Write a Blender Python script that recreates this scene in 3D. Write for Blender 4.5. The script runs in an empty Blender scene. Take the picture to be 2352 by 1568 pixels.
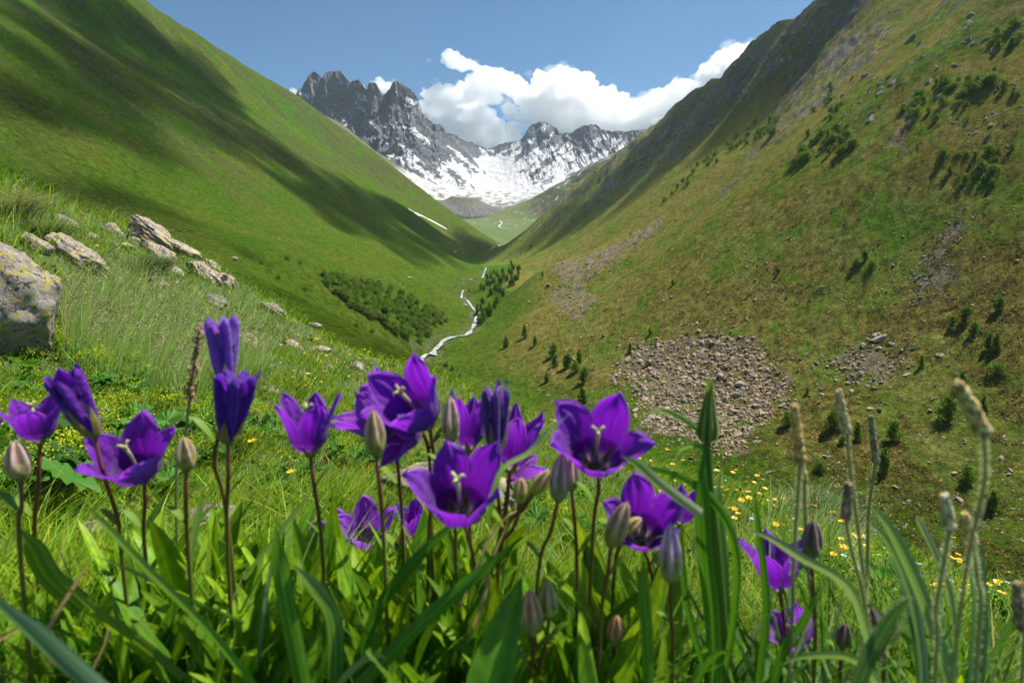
import bpy, math, random
import numpy as np
from mathutils import Vector, Matrix

random.seed(7)
RS = np.random.RandomState(11)
SC = bpy.context.scene
COL = SC.collection
F = 1306.7            # focal length, in pixels of a 2352 px wide frame
PITCH = math.radians(8.0)
CP, SP = math.cos(PITCH), math.sin(PITCH)

# ------------------------------------------------------------------ helpers
def ray(u, v):
    """direction (x, y, z) of the sight line through (u, v), y scaled to 1"""
    xr = (np.asarray(u, float) - 1176.0) / F
    yr = (784.0 - np.asarray(v, float)) / F
    y = CP + yr * SP
    return xr / y, (-SP + yr * CP) / y

def P(u, v, Y):
    x, z = ray(u, v)
    return (float(x) * Y, Y, float(z) * Y)

def VP(u, v, Y):
    return Vector(P(u, v, Y))

def _hash(ix, iy, seed):
    h = (ix.astype(np.int64) * 374761393 + iy.astype(np.int64) * 668265263 + seed * 974634777) & 0xFFFFFFFF
    h = ((h ^ (h >> 13)) * 1274126177) & 0xFFFFFFFF
    h = (h ^ (h >> 16)) & 0xFFFFFFFF
    return h

def perlin(x, y, seed=0):
    x = np.asarray(x, float); y = np.asarray(y, float)
    ix = np.floor(x); iy = np.floor(y)
    fx = x - ix; fy = y - iy
    ux = fx * fx * fx * (fx * (fx * 6 - 15) + 10); uy = fy * fy * fy * (fy * (fy * 6 - 15) + 10)
    out = 0
    for dx in (0, 1):
        for dy in (0, 1):
            a = _hash(ix + dx, iy + dy, seed) * (2 * math.pi / 4294967296.0)
            g = np.cos(a) * (fx - dx) + np.sin(a) * (fy - dy)
            wx = ux if dx else 1 - ux
            wy = uy if dy else 1 - uy
            out = out + g * wx * wy
    return out * 1.5      # about -1..1

def fbm(x, y, octv=5, seed=0, gain=0.5, lac=2.03):
    s = 0; a = 1.0; t = 0
    for k in range(octv):
        s = s + a * perlin(x, y, seed + k * 17); t += a
        x = x * lac + 3.1; y = y * lac + 1.7; a *= gain
    return s / t

def ridged(x, y, octv=5, seed=0, gain=0.5, lac=2.1):
    s = 0; a = 1.0; t = 0
    for k in range(octv):
        s = s + a * (1 - np.abs(perlin(x, y, seed + k * 13)) * 2); t += a
        x = x * lac + 5.3; y = y * lac + 2.9; a *= gain
    return s / t          # about -1..1, ridges high

def sstep(a, b, x):
    t = np.clip((np.asarray(x, float) - a) / (b - a), 0, 1)
    return t * t * (3 - 2 * t)

class TPS:
    def __init__(self, pts, scale=1.0, smooth=0.0):
        p = np.array(pts, float); self.s = scale
        self.xy = p[:, :2] / scale; z = p[:, 2]
        n = len(p)
        K = self.U(self.xy[:, None, :] - self.xy[None, :, :]) + np.eye(n) * smooth
        A = np.zeros((n + 3, n + 3)); A[:n, :n] = K
        A[:n, n] = 1; A[:n, n + 1:] = self.xy
        A[n, :n] = 1; A[n + 1:, :n] = self.xy.T
        b = np.zeros(n + 3); b[:n] = z
        w = np.linalg.solve(A, b)
        self.w = w[:n]; self.a = w[n:]
    @staticmethod
    def U(d):
        r2 = (d ** 2).sum(-1) + 1e-12
        return 0.5 * r2 * np.log(r2)
    def __call__(self, x, y):
        x = np.asarray(x, float) / self.s; y = np.asarray(y, float) / self.s
        sh = x.shape; x = x.ravel(); y = y.ravel()
        out = self.a[0] + self.a[1] * x + self.a[2] * y
        for (px, py), w in zip(self.xy, self.w):
            r2 = (x - px) ** 2 + (y - py) ** 2 + 1e-12
            out = out + w * 0.5 * r2 * np.log(r2)
        return out.reshape(sh)

def tag(o, label=None, cat=None, group=None, kind=None):
    if label: o["label"] = label
    if cat: o["category"] = cat
    if group: o["group"] = group
    if kind: o["kind"] = kind
    return o

def link(o, parent=None):
    COL.objects.link(o)
    if parent is not None: o.parent = parent
    return o

def new_mesh(name, verts, quads=None, tris=None, colors=None, smooth=True):
    """verts (n,3); quads (m,4), tris (k,3); colors: dict name -> (n,3)"""
    me = bpy.data.meshes.new(name)
    verts = np.asarray(verts, np.float32)
    me.vertices.add(len(verts)); me.vertices.foreach_set("co", verts.ravel())
    q = np.asarray(quads if quads is not None else np.zeros((0, 4)), np.int32).reshape(-1, 4)
    t = np.asarray(tris if tris is not None else np.zeros((0, 3)), np.int32).reshape(-1, 3)
    nl = q.size + t.size
    me.loops.add(nl); me.loops.foreach_set("vertex_index", np.concatenate([q.ravel(), t.ravel()]).astype(np.int32))
    npoly = len(q) + len(t)
    me.polygons.add(npoly)
    starts = np.concatenate([np.arange(len(q)) * 4, q.size + np.arange(len(t)) * 3]).astype(np.int32)
    me.polygons.foreach_set("loop_start", starts)
    me.polygons.foreach_set("use_smooth", np.full(npoly, bool(smooth)))
    me.update(calc_edges=True)
    if colors:
        for k, c in colors.items():
            at = me.color_attributes.new(k, 'FLOAT_COLOR', 'POINT')
            c = np.asarray(c, np.float32)
            if c.ndim == 1: c = np.stack([c, c, c], 1)
            cc = np.ones((len(verts), 4), np.float32); cc[:, :3] = c
            at.data.foreach_set("color", cc.ravel())
    return me

def grid_quads(nr, nc, wrap=False):
    i = np.arange(nr - 1)[:, None]; j = np.arange(nc if wrap else nc - 1)[None, :]
    j2 = (j + 1) % nc
    a = i * nc + j; b = i * nc + j2; c = (i + 1) * nc + j2; d = (i + 1) * nc + j
    return np.stack([a, b, c, d], -1).reshape(-1, 4)

class MB:
    """collects vertices, faces and colours of one mesh"""
    def __init__(s): s.v = []; s.q = []; s.t = []; s.c = []; s.n = 0
    def add(s, v, q=None, t=None, c=(1, 1, 1)):
        v = np.asarray(v, float).reshape(-1, 3)
        if q is not None and len(q): s.q.append(np.asarray(q) + s.n)
        if t is not None and len(t): s.t.append(np.asarray(t) + s.n)
        c = np.asarray(c, float)
        if c.ndim == 1: c = np.tile(c, (len(v), 1))
        s.v.append(v); s.c.append(c); s.n += len(v)
    def mesh(s, name, smooth=True):
        v = np.concatenate(s.v)
        q = np.concatenate(s.q) if s.q else None
        t = np.concatenate(s.t) if s.t else None
        return new_mesh(name, v, q, t, {"Col": np.concatenate(s.c)}, smooth)
    def build(s, name, mat, parent=None, smooth=True):
        me = s.mesh(name, smooth); me.materials.append(mat)
        return link(bpy.data.objects.new(name, me), parent)

def obj(name, me, mat=None, parent=None):
    if mat is not None and not me.materials: me.materials.append(mat)
    return link(bpy.data.objects.new(name, me), parent)

def empty(name, loc=(0, 0, 0), rz=0.0):
    o = bpy.data.objects.new(name, None); o.location = loc; o.rotation_euler = (0, 0, rz)
    o.empty_display_size = 0.05
    return link(o)

def catmull(pts, n):
    p = np.array(pts, float)
    p = np.vstack([2 * p[0] - p[1], p, 2 * p[-1] - p[-2]])
    out = []
    m = len(p) - 3
    for k in np.linspace(0, m - 1e-6, n):
        i = int(k); t = k - i
        a, b, c, d = p[i:i + 4]
        out.append(0.5 * ((2 * b) + (c - a) * t + (2 * a - 5 * b + 4 * c - d) * t * t + (3 * b - a - 3 * c + d) * t ** 3))
    return np.array(out)

def tube(mb, pts, rad, sides=8, c=(1, 1, 1), cap=True):
    """tube along pts (n,3), radii rad (n) ; c (3,) or (n,3)"""
    pts = np.asarray(pts, float); n = len(pts)
    rad = np.broadcast_to(np.asarray(rad, float), (n,))
    T = np.gradient(pts, axis=0); T /= np.linalg.norm(T, axis=1)[:, None] + 1e-12
    ref = np.array([0.31, 0.87, 0.11]) if abs(T[0][2]) > 0.5 else np.array([0, 0.05, 1.0])
    A = np.cross(T, ref); A /= np.linalg.norm(A, axis=1)[:, None] + 1e-12
    B = np.cross(T, A)
    ph = np.linspace(0, 2 * math.pi, sides, endpoint=False)
    V = pts[:, None, :] + rad[:, None, None] * (np.cos(ph)[None, :, None] * A[:, None, :] + np.sin(ph)[None, :, None] * B[:, None, :])
    V = V.reshape(-1, 3)
    q = grid_quads(n, sides, wrap=True)
    c = np.asarray(c, float)
    cc = np.repeat(c, sides, axis=0) if c.ndim == 2 else np.tile(c, (n * sides, 1))
    t = []
    if cap:
        V = np.vstack([V, pts[0], pts[-1]]); cc = np.vstack([cc, cc[0], cc[-1]])
        for k in range(sides):
            t.append((n * sides, (k + 1) % sides, k)); t.append((n * sides + 1, (n - 1) * sides + k, (n - 1) * sides + (k + 1) % sides))
    mb.add(V, q, t, cc)

# ------------------------------------------------------------------ materials
def mat(name):
    m = bpy.data.materials.new(name); m.use_nodes = True
    nt = m.node_tree
    b = nt.nodes["Principled BSDF"]
    return m, nt, b

def N(nt, typ, **kw):
    n = nt.nodes.new(typ)
    for k, v in kw.items():
        if k in n.inputs.keys() if isinstance(k, str) else False: n.inputs[k].default_value = v
        else: setattr(n, k, v)
    return n

def mixc(nt, fac, a, b, mode='MIX'):
    n = nt.nodes.new('ShaderNodeMix'); n.data_type = 'RGBA'; n.blend_type = mode
    for sock, val in ((n.inputs[0], fac), (n.inputs[6], a), (n.inputs[7], b)):
        if isinstance(val, (int, float)): sock.default_value = val
        elif isinstance(val, tuple): sock.default_value = (*val, 1) if len(val) == 3 else val
        else: nt.links.new(val, sock)
    return n.outputs[2]

def noise_n(nt, scale, detail=4, rough=0.55, vec=None, dist=0.0):
    n = nt.nodes.new('ShaderNodeTexNoise'); n.inputs['Scale'].default_value = scale
    n.inputs['Detail'].default_value = detail; n.inputs['Roughness'].default_value = rough
    n.inputs['Distortion'].default_value = dist
    if vec is not None: nt.links.new(vec, n.inputs['Vector'])
    return n.outputs['Fac']

def ramp(nt, fac, stops):
    n = nt.nodes.new('ShaderNodeValToRGB'); cr = n.color_ramp
    while len(cr.elements) < len(stops): cr.elements.new(0.5)
    for e, (p, c) in zip(cr.elements, stops):
        e.position = p; e.color = (*c, 1) if not isinstance(c, (int, float)) else (c, c, c, 1)
    nt.links.new(fac, n.inputs[0])
    return n.outputs[0]

def coords(nt):
    return nt.nodes.new('ShaderNodeTexCoord').outputs['Object']

def bump(nt, b, height, strength=0.5, dist=0.1):
    n = nt.nodes.new('ShaderNodeBump'); n.inputs['Strength'].default_value = strength
    n.inputs['Distance'].default_value = dist
    nt.links.new(height, n.inputs['Height']); nt.links.new(n.outputs[0], b.inputs['Normal'])

def vcol(nt, name="Col"):
    n = nt.nodes.new('ShaderNodeVertexColor'); n.layer_name = name
    return n.outputs[0]

# ------------------------------------------------------------------ camera and light
cam = bpy.data.cameras.new("camera"); co = link(bpy.data.objects.new("camera", cam))
cam.sensor_width = 36; cam.lens = 36 * F / 2352
cam.clip_start = 0.01; cam.clip_end = 60000
co.location = (0, 0, 0); co.rotation_euler = (math.radians(90) - PITCH, 0, 0)
cam.dof.use_dof = True; cam.dof.focus_distance = 2.2; cam.dof.aperture_fstop = 10.0
SC.camera = co

SUN_EL, SUN_AZ = math.radians(61), math.radians(62)     # azimuth to the right of +Y
SUNV = Vector((math.sin(SUN_AZ) * math.cos(SUN_EL), math.cos(SUN_AZ) * math.cos(SUN_EL), math.sin(SUN_EL)))
sl = bpy.data.lights.new("sun", 'SUN'); sl.energy = 5.0; sl.angle = math.radians(0.53); sl.color = (1.0, 0.94, 0.83)
so = link(bpy.data.objects.new("sun", sl)); so.rotation_euler = (-SUNV).to_track_quat('-Z', 'Y').to_euler()
so.location = (0, 0, 50)
w = bpy.data.worlds.new("World"); SC.world = w; w.use_nodes = True
wn = w.node_tree; bg = wn.nodes["Background"]
sky = wn.nodes.new('ShaderNodeTexSky'); sky.sky_type = 'NISHITA'; sky.sun_disc = False
sky.sun_elevation = SUN_EL; sky.sun_rotation = SUN_AZ
sky.altitude = 2200; sky.air_density = 1.0; sky.dust_density = 0.3; sky.ozone_density = 1.0
wn.links.new(mixc(wn, 1.0, sky.outputs[0], (0.49, 0.82, 0.95), 'MULTIPLY'), bg.inputs[0]); bg.inputs[1].default_value = 0.066
sky.ozone_density = 0.6
SC.view_settings.view_transform = 'Standard'; SC.view_settings.look = 'None'
SC.view_settings.exposure = 0.93; SC.view_settings.gamma = 1.0
SC.cycles.max_bounces = 34; SC.cycles.diffuse_bounces = 3; SC.cycles.glossy_bounces = 2
SC.cycles.transmission_bounces = 4; SC.cycles.transparent_max_bounces = 8; SC.cycles.volume_bounces = 32
SC.cycles.use_denoising = True
# ------------------------------------------------------------------ the valley as one height function
RIV = [(180, -50, -90), (125, 50, -86), (72, 150, -81), (36, 205, -78), P(1230, 962, 267), P(1165, 930, 292), (-24, 315, -75.5), (-46, 340, -75),
       (-64, 385, -73), P(996, 832, 420), P(988, 818, 432), P(1022, 792, 470), P(1070, 770, 515), P(1100, 742, 600), P(1104, 722, 660), P(1088, 714, 700), P(1060, 690, 820),
       P(1078, 678, 900), P(1100, 655, 1020), P(1120, 634, 1180), P(1112, 626, 1280), P(1064, 612, 1400), P(1032, 603, 1480),
       P(1070, 594, 1650), P(1110, 586, 1800), P(1140, 579, 1950), P(1150, 560, 2150)]
RP = catmull(RIV, 400)
def river_at(Y):
    return np.interp(Y, RP[:, 1], RP[:, 0]), np.interp(Y, RP[:, 1], RP[:, 2])

A = []
for r in RIV[::2]: A.append(r)
# left hillside: planar stations above the trail bench, crest on the skyline
CREST_L = [(60, -190, 1050), (180, -90, 1250), (300, 0, 1450), (420, 70, 1650), (560, 160, 1850), (680, 225, 2000), (790, 300, 2100),
           (880, 375, 2180), (980, 455, 2230), (1050, 510, 2260), (1120, 556, 2280)]
for c in CREST_L:
    p = P(*c); A.append(p); A.append((p[0] - 220, p[1] + 200, p[2] - 90))
for Y in (120, 220, 310, 420, 560, 760, 1000, 1300, 1600, 1900):
    rx, rz = river_at(Y)
    tx = np.interp(Y, [0, 650, 1300, 1900], [-175, -177, -150, -125]); tz = np.interp(Y, [0, 650, 1300, 1900], [12, 16, 34, 62])
    for d in (0, 40, 130, 300, 520, 800):
        z = tz + (0.30 * d if d < 40 else 12 + (d - 40) * 0.735)
        xx = tx - d
        lim = np.interp(Y, [1050, 1450, 1850, 2100, 2280], [1250, 900, 600, 380, 60])
        if d > lim - 60 and Y > 1000: continue
        A.append((xx, Y, z))
A += [(-1000, 450, 590), (-1100, 800, 690), (-700, 100, 370), (-500, -50, 215), (-300, 0, 75)]
# below the trail, towards the river and the gully
A += [P(700, 600, 400), P(600, 640, 300), P(450, 560, 250), P(700, 700, 200), P(800, 740, 150), P(550, 622, 120),
      P(861, 765, 90), P(979, 838, 80), P(1084, 888, 70), P(1180, 975, 62), P(900, 725, 400), P(950, 775, 410), P(820, 655, 450),
      P(1000, 660, 620), P(940, 640, 620), P(1040, 700, 620), P(1000, 735, 500), P(860, 620, 560), P(930, 600, 800), P(1010, 615, 950), P(1040, 640, 880),
      (-20, 250, -55), (-60, 260, -43), (0, 150, -42), (40, 90, -52), (-10, 22, -5.5), (-40, 60, -6.5), (-12, 120, -30),
      (8, 20, -8.5), (20, 30, -18), (25, 5, -14), (60, 20, -38), (0, 40, -10.8), (15, 60, -25), (-60, 20, 12), (-30, 5, 6), (-100, 60, 6),
      (60, -30, -34), (-60, -60, 18), (0, -60, -6)]
# right hillside
for Y in (-50, 60, 160, 267, 400, 560, 760, 1000, 1300, 1600):
    rx, rz = river_at(Y)
    lim = np.interp(Y, [900, 1050, 1350, 1500, 1750, 1950], [545, 530, 500, 470, 330, 150])
    for d, h in ((24, 4), (60, 13), (100, 28), (140, 50), (200, 96), (300, 180), (420, 285), (540, 392), (800, 560)):
        if d > lim - 50 and Y > 800: continue
        if d < 90 and Y > 480 and Y < 900: continue
        A.append((rx + d, Y, rz + h))
CREST_R = [(2050, -140, 760), (1880, 0, 900), (1780, 72, 1050), (1740, 100, 1110), (1600, 215, 1350), (1520, 290, 1500), (1450, 370, 1640), (1400, 430, 1740),
           (1300, 500, 1840), (1210, 548, 1930), (1160, 570, 1990)]
for c in CREST_R:
    p = P(*c); A.append(p); A.append((p[0] + 200, p[1] + 160, p[2] - 60))
# spur on the right bank with the small wood
A += [P(1115, 745, 560), P(1180, 680, 610), P(1240, 620, 680), P(1300, 640, 600), P(1200, 720, 480), P(1110, 770, 500),
      P(1090, 700, 720), P(1150, 640, 800), P(1160, 660, 760), P(1220, 600, 950), P(1140, 610, 1150), P(1280, 560, 1150)]
VT_slow = TPS(A, 100.0, 0.02)
# the smooth base surface on a coarse polar table, read back with cubic weights
_na, _nr = 300, 220
_a0, _a1, _l0, _l1 = math.radians(-112), math.radians(112), math.log(9.0), math.log(3300.0)
_ca, _cr = np.meshgrid(np.linspace(_a0, _a1, _na), np.exp(np.linspace(_l0, _l1, _nr)))
_TAB = VT_slow(_cr * np.sin(_ca), _cr * np.cos(_ca))
def VT(x, y):
    fa = np.clip((np.arctan2(x, y) - _a0) / (_a1 - _a0) * (_na - 1), 1, _na - 2.001)
    fr = np.clip((np.log(np.maximum(np.hypot(x, y), 9.0)) - _l0) / (_l1 - _l0) * (_nr - 1), 1, _nr - 2.001)
    ia = fa.astype(int); ir = fr.astype(int); ta = fa - ia; tr = fr - ir
    def wts(t): return [0.5 * (-t ** 3 + 2 * t * t - t), 0.5 * (3 * t ** 3 - 5 * t * t + 2), 0.5 * (-3 * t ** 3 + 4 * t * t + t), 0.5 * (t ** 3 - t * t)]
    wa = wts(ta); wr = wts(tr); out = 0
    for i in range(4):
        for j in range(4):
            out = out + wr[i] * wa[j] * _TAB[np.clip(ir + i - 1, 0, _nr - 1), np.clip(ia + j - 1, 0, _na - 1)]
    return out

# knoll the camera stands on (metres)
K = [P(1176, 1430, 0.55), P(700, 1430, 0.55), P(1700, 1480, 0.55), P(250, 1400, 0.5), P(2150, 1500, 0.6), (0, 0, -0.24), (0.5, 0, -0.33), (-0.5, 0, -0.16), (0, -1, -0.2), (-1.2, -0.6, 0.05),
     (1.2, -0.5, -0.6), P(1176, 1290, 1.1), P(1000, 1150, 2.0), P(900, 1010, 3.4), P(980, 915, 6.0), P(1050, 888, 9.0),
     P(1500, 1088, 5.0), P(1300, 996, 6.5), P(1800, 1190, 3.9), P(2100, 1285, 2.9), P(2352, 1395, 2.3), P(1700, 1300, 1.6), P(2250, 1500, 1.2),
     P(130, 835, 3.0), P(0, 850, 2.7), P(0, 560, 4.2), P(0, 440, 6.5), P(150, 500, 8.0), P(300, 535, 9.5), P(420, 580, 11), (-10, 14.5, -0.6), (-7, 15, -2.2), (-13, 13, 1.6), P(560, 655, 11),
     P(300, 600, 6.5), P(640, 705, 11.5), P(720, 755, 11), P(860, 842, 10), P(960, 872, 9.6), P(400, 800, 4.3), P(600, 900, 3.9), P(750, 830, 7.0), P(550, 760, 6.8),
     P(200, 1000, 1.9), P(0, 1100, 1.3), P(500, 1100, 1.7), P(1450, 1200, 2.2), P(700, 1250, 1.15), P(350, 1250, 1.1)]
# beyond its edge it falls away
K += [(-0.5, 14, -6.2), (2.6, 9.5, -5.4), (4.2, 6, -4.6), (5.0, 4.0, -4.2), (-6, 16, -3.6), (-13, 17, 1.0), (-20, 18, 5), (-16, 10, 5.5), (-9, 3, 3.4),
      (8, 3, -6.5), (9, -3, -5.5), (4, -5, -2.2), (-6, -5, 1.8), (8, 10, -9.5)]
KT = TPS(K, 1.0, 0.003)

def H(x, y, detail=True):
    x = np.asarray(x, float); y = np.asarray(y, float)
    r = np.hypot(x, y)
    far = r > 11; near = r < 34
    z = np.zeros_like(r)
    w = sstep(12, 32, r)
    if far.any(): z[far] += (w * np.where(far, 1, 0))[far] * VT(x[far], y[far])
    if near.any(): z[near] += ((1 - w)[near]) * KT(x[near], y[near])
    if detail:
        # micro relief of the meadow
        wn_ = 1 - sstep(9, 30, r)
        z = z + wn_ * (0.02 * fbm(x * 1.3, y * 1.3, 4, 3) * np.clip(r, 0, 3) / 1.0 + 0.006 * fbm(x * 9, y * 9, 3, 5) * np.clip(r, 0.2, 1))
        wf = sstep(20, 90, r)
        rx, rz = river_at(y)
        dl = rx - x; dr = x - rx                    # distance left / right of the river
        up_l = sstep(60, 420, dl); up_r = sstep(110, 330, dr)
        # gullies run down the fall line (roughly along x)
        g = ridged(y / 150 + 0.25 * fbm(x / 260, y / 260, 2, 8), x / 900, 4, 21)
        z = z + wf * up_l * (9 * g - 4)
        z = z + wf * up_l * sstep(200, 500, dl) * 5.0 * ridged(y / 38 + 0.3 * fbm(x / 90, y / 90, 2, 9), x / 240, 3, 31)
        gr = ridged(y / 170 + 0.3 * fbm(x / 200, y / 200, 2, 18) + x / 600, x / 800, 3, 41)
        z = z + wf * up_r * (11 * gr - 5) * (1 - 0.75 * sstep(700, 1000, y))
        crag = sstep(0.0, 0.45, fbm(x / 130, y / 130, 3, 51) + 0.9 * (sstep(170, 420, dr) - 0.62))
        z = z + wf * up_r * crag * (9.0 * ridged(y / 40 + x / 90, x / 46, 5, 61, 0.6) + 2.5 * ridged(y / 11, x / 13, 3, 62, 0.6))
        far_r = sstep(900, 1200, y) * sstep(150, 330, dr)
        z = z + far_r * 13 * ridged(y / 75, x / 60, 5, 63, 0.62)
        z = z + wf * (1.1 * fbm(x / 34, y / 34, 4, 71) + 0.6 * fbm(x / 6.5, y / 6.5, 4, 73, .6) * (0.7 + 1.3 * sstep(0, 100, dr)))
        z = z + wf * sstep(60, 130, dr) * (0.30 * np.abs(fbm(x / 2.2, y / 2.2, 3, 75)))
        # hummocks of the gully on the left bank
        gul = np.exp(-((dl - 45) / 45) ** 2) * sstep(260, 330, y) * (1 - sstep(700, 900, y))
        z = z + gul * 4.0 * fbm(x / 24, y / 24, 3, 81)
        # the stream bed
        d = np.abs(x - rx)
        z = z - wf * 1.6 * np.exp(-(d / 7.0) ** 2)
    return z

# polar height table (azimuth, distance) shared by the ground sheets and by everything set down on them
NA, NR = 1150, 760
AZ = np.radians(np.linspace(-56, 56, NA))
RR = 26.0 * (3000 / 26.0) ** (np.arange(NR) / (NR - 1))
AA, RRg = np.meshgrid(AZ, RR)
VX = RRg * np.sin(AA); VY = RRg * np.cos(AA)
VZ = H(VX, VY)
NA2, NR2 = 620, 420
AZ2 = np.radians(np.linspace(-100, 100, NA2))
RR2 = 0.10 * (26.4 / 0.10) ** (np.arange(NR2) / (NR2 - 1))
A2, R2 = np.meshgrid(AZ2, RR2)
MX = R2 * np.sin(A2); MY = R2 * np.cos(A2)
MZ = H(MX, MY)

def bil(Z, az, lr, a0, a1, na, l0, l1, nr):
    fa = np.clip((az - a0) / (a1 - a0) * (na - 1), 0, na - 1.001); fr = np.clip((lr - l0) / (l1 - l0) * (nr - 1), 0, nr - 1.001)
    ia = fa.astype(int); ir = fr.astype(int); ta = fa - ia; tr = fr - ir
    return (Z[ir, ia] * (1 - ta) * (1 - tr) + Z[ir, ia + 1] * ta * (1 - tr) + Z[ir + 1, ia] * (1 - ta) * tr + Z[ir + 1, ia + 1] * ta * tr)

def ground(x, y):
    """height of the ground from the tables"""
    x = np.atleast_1d(np.asarray(x, float)); y = np.atleast_1d(np.asarray(y, float))
    az = np.arctan2(x, y); lr = np.log(np.maximum(np.hypot(x, y), 0.101))
    zn = bil(MZ, az, lr, AZ2[0], AZ2[-1], NA2, math.log(0.10), math.log(26.4), NR2)
    zf = bil(VZ, az, lr, AZ[0], AZ[-1], NA, math.log(26.0), math.log(3000), NR)
    return np.where(lr < math.log(26.0), zn, zf)

_rs = np.concatenate([np.exp(np.linspace(math.log(0.8), math.log(26), 260)), np.exp(np.linspace(math.log(26.2), math.log(2990), 700))])
def cast(u, v, rmin=0.8):
    """where the sight line through (u, v) meets the ground: (x, y, z) or None"""
    x, z = ray(u, v); x = float(x); z = float(z)
    k = math.hypot(x, 1.0)
    rs = _rs[_rs > rmin]
    gx = rs * x / k; gy = rs / k
    gz = ground(gx, gy)
    hit = np.nonzero(gz >= rs * z / k)[0]
    if not len(hit): return None
    i = hit[0]
    if i > 0:
        a = rs[i - 1] * z / k - gz[i - 1]; b = gz[i] - rs[i] * z / k
        t = a / (a + b + 1e-9); r = rs[i - 1] + (rs[i] - rs[i - 1]) * t
    else: r = rs[i]
    return (r * x / k, r / k, float(ground(r * x / k, r / k)[0]))

def poly_mask(u, v, poly):
    inside = np.zeros(u.shape, bool); n = len(poly)
    for i in range(n):
        x1, y1 = poly[i]; x2, y2 = poly[(i + 1) % n]
        c = ((y1 > v) != (y2 > v)) & (u < (x2 - x1) * (v - y1) / (y2 - y1 + 1e-9) + x1)
        inside ^= c
    return inside

def world_poly(pts):
    """outline on the ground: each corner cast to the terrain, kept in world x, y"""
    out = []
    for u, v in pts:
        h = cast(u, v, 30)
        if h is None: h = P(u, v, 1500)
        out.append((h[0], h[1]))
    return out

# ------------------------------------------------------------------ colours of the valley ground
rx_, rz_ = river_at(VY)
DL = rx_ - VX; DR = -DL
gx = np.gradient(VZ, axis=0) / (np.gradient(RRg, axis=0))
gy = np.gradient(VZ, axis=1) / (np.gradient(AA, axis=1) * RRg)
SL = np.hypot(gx, gy)
n1 = fbm(VX / 60, VY / 60, 5, 101); n2 = fbm(VX / 9, VY / 9, 4, 103); n3 = fbm(VX / 260, VY / 260, 4, 105); n4 = fbm(VX / 2.4, VY / 2.4, 3, 107)
right = sstep(-10, 30, DR)
def c3(r, g, b): return np.array([r, g, b])
grass = c3(.060, .122, .010); lush = c3(.050, .135, .006); dry = c3(.140, .136, .028); heath = c3(.165, .125, .034); rock = c3(.175, .160, .155); dark = c3(.032, .060, .007)
def mixv(a, b, t): return a * (1 - t[..., None]) + b * t[..., None]
Cg = np.zeros(VX.shape + (3,)) + grass
Cg = mixv(Cg, dry, np.clip(0.32 + 0.9 * n1 + 0.4 * n2, 0, 1) * 0.65)
Cg = mixv(Cg, lush, sstep(0.0, 0.4, n3 + 0.3 * n2) * 0.7)
Cg = mixv(Cg, dark, sstep(0.18, 0.5, n2 + 0.5 * n4) * 0.5)
# heath and dwarf shrubs on the right hillside
hm = right * sstep(40, 75, DR) * sstep(-0.20, 0.16, fbm(VX / 42, VY / 42, 4, 111) + 0.7 * fbm(VX / 5, VY / 11, 4, 113)) * (1 - sstep(900, 1300, VY))
Cg = mixv(Cg, heath, hm * 0.72)
Cg = mixv(Cg, c3(.045, .050, .010), hm * sstep(0.1, 0.45, n4 + 0.4 * n2) * 0.8)
Cg = mixv(Cg, c3(.165, .150, .045), right * sstep(40, 90, DR) * np.clip(.35 + .8 * fbm(VX / 18, VY / 30, 4, 117), 0, .8))
# brownish tops of the left ridge and far slopes
Cg = mixv(Cg, c3(.085, .070, .030), (1 - right) * sstep(1500, 2200, VY) * sstep(0.0, 0.35, n1 + 0.3) * 0.45)
# bare rock: crags on the upper right, ribs on the left
ribs = (1 - right) * sstep(170, 330, DL) * sstep(0.28, 0.46, ridged(VY / 44 + 0.6 * fbm(VX / 80, VY / 80, 3, 9), VX / 230, 4, 31) * 0.9 + 0.45 * n2 + 0.5 * n1 - 0.10)
Cg = mixv(Cg, c3(.068, .068, .034), ribs * 0.62)
cr = sstep(0.0, 0.45, fbm(VX / 130, VY / 130, 3, 51) + 0.9 * (sstep(170, 420, DR) - 0.62))
rk = right * (cr * sstep(0.80, 1.25, SL + 0.5 * n2 + 0.35 * n4) + sstep(900, 1150, VY) * sstep(170, 330, DR) * sstep(0.70, 1.05, SL + 0.6 * n1 + 0.6 * n2))
rk = np.clip(rk, 0, 1) * (.35 + .65 * sstep(-.02, .22, fbm(VX / 30 + VY / 90, VY / 24, 4, 131)))
Cg = mixv(Cg, rock * 1.0, rk)
Cg = mixv(Cg, c3(.040, .045, .018), right * cr * sstep(0.1, 0.4, -n2 + 0.4 * n4) * (1 - rk) * 0.6)
# scree fields (outlines set down on the slope)
SCREE = [[(1385, 870), (1440, 800), (1560, 770), (1700, 770), (1800, 860), (1810, 930), (1740, 975), (1690, 1050), (1600, 1010), (1480, 990), (1470, 900)],
         [(1255, 605), (1330, 595), (1510, 500), (1535, 505), (1440, 580), (1360, 640), (1280, 650)],
         [(1265, 660), (1340, 650), (1370, 700), (1340, 735), (1290, 720)],
         [(1890, 830), (2010, 780), (2080, 830), (2060, 880), (1950, 880)],
         [(2070, 700), (2090, 640), (2200, 470), (2240, 480), (2180, 600), (2130, 700)],
         [(2060, 300), (2090, 200), (2110, 210), (2095, 300), (2075, 370)]]
scr = np.zeros(VX.shape)
for k, pl in enumerate(SCREE):
    wp = np.array(world_poly(pl))
    jx = 11 * fbm(VX / 22, VY / 22, 4, 201); jy = 14 * fbm(VX / 22, VY / 22, 4, 203)
    m = poly_mask(VX + jx, VY + jy, [tuple(p) for p in wp])
    scr = np.maximum(scr, m.astype(float) * sstep((-0.12 if k == 0 else -0.05), 0.10, n2 + .3 * fbm(VX / 22, VY / 22, 2, 207) + 0.35 * n4 + 0.1))
SCRM = scr
Cg = mixv(Cg, c3(.165, .135, .105), scr * 0.85)
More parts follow.
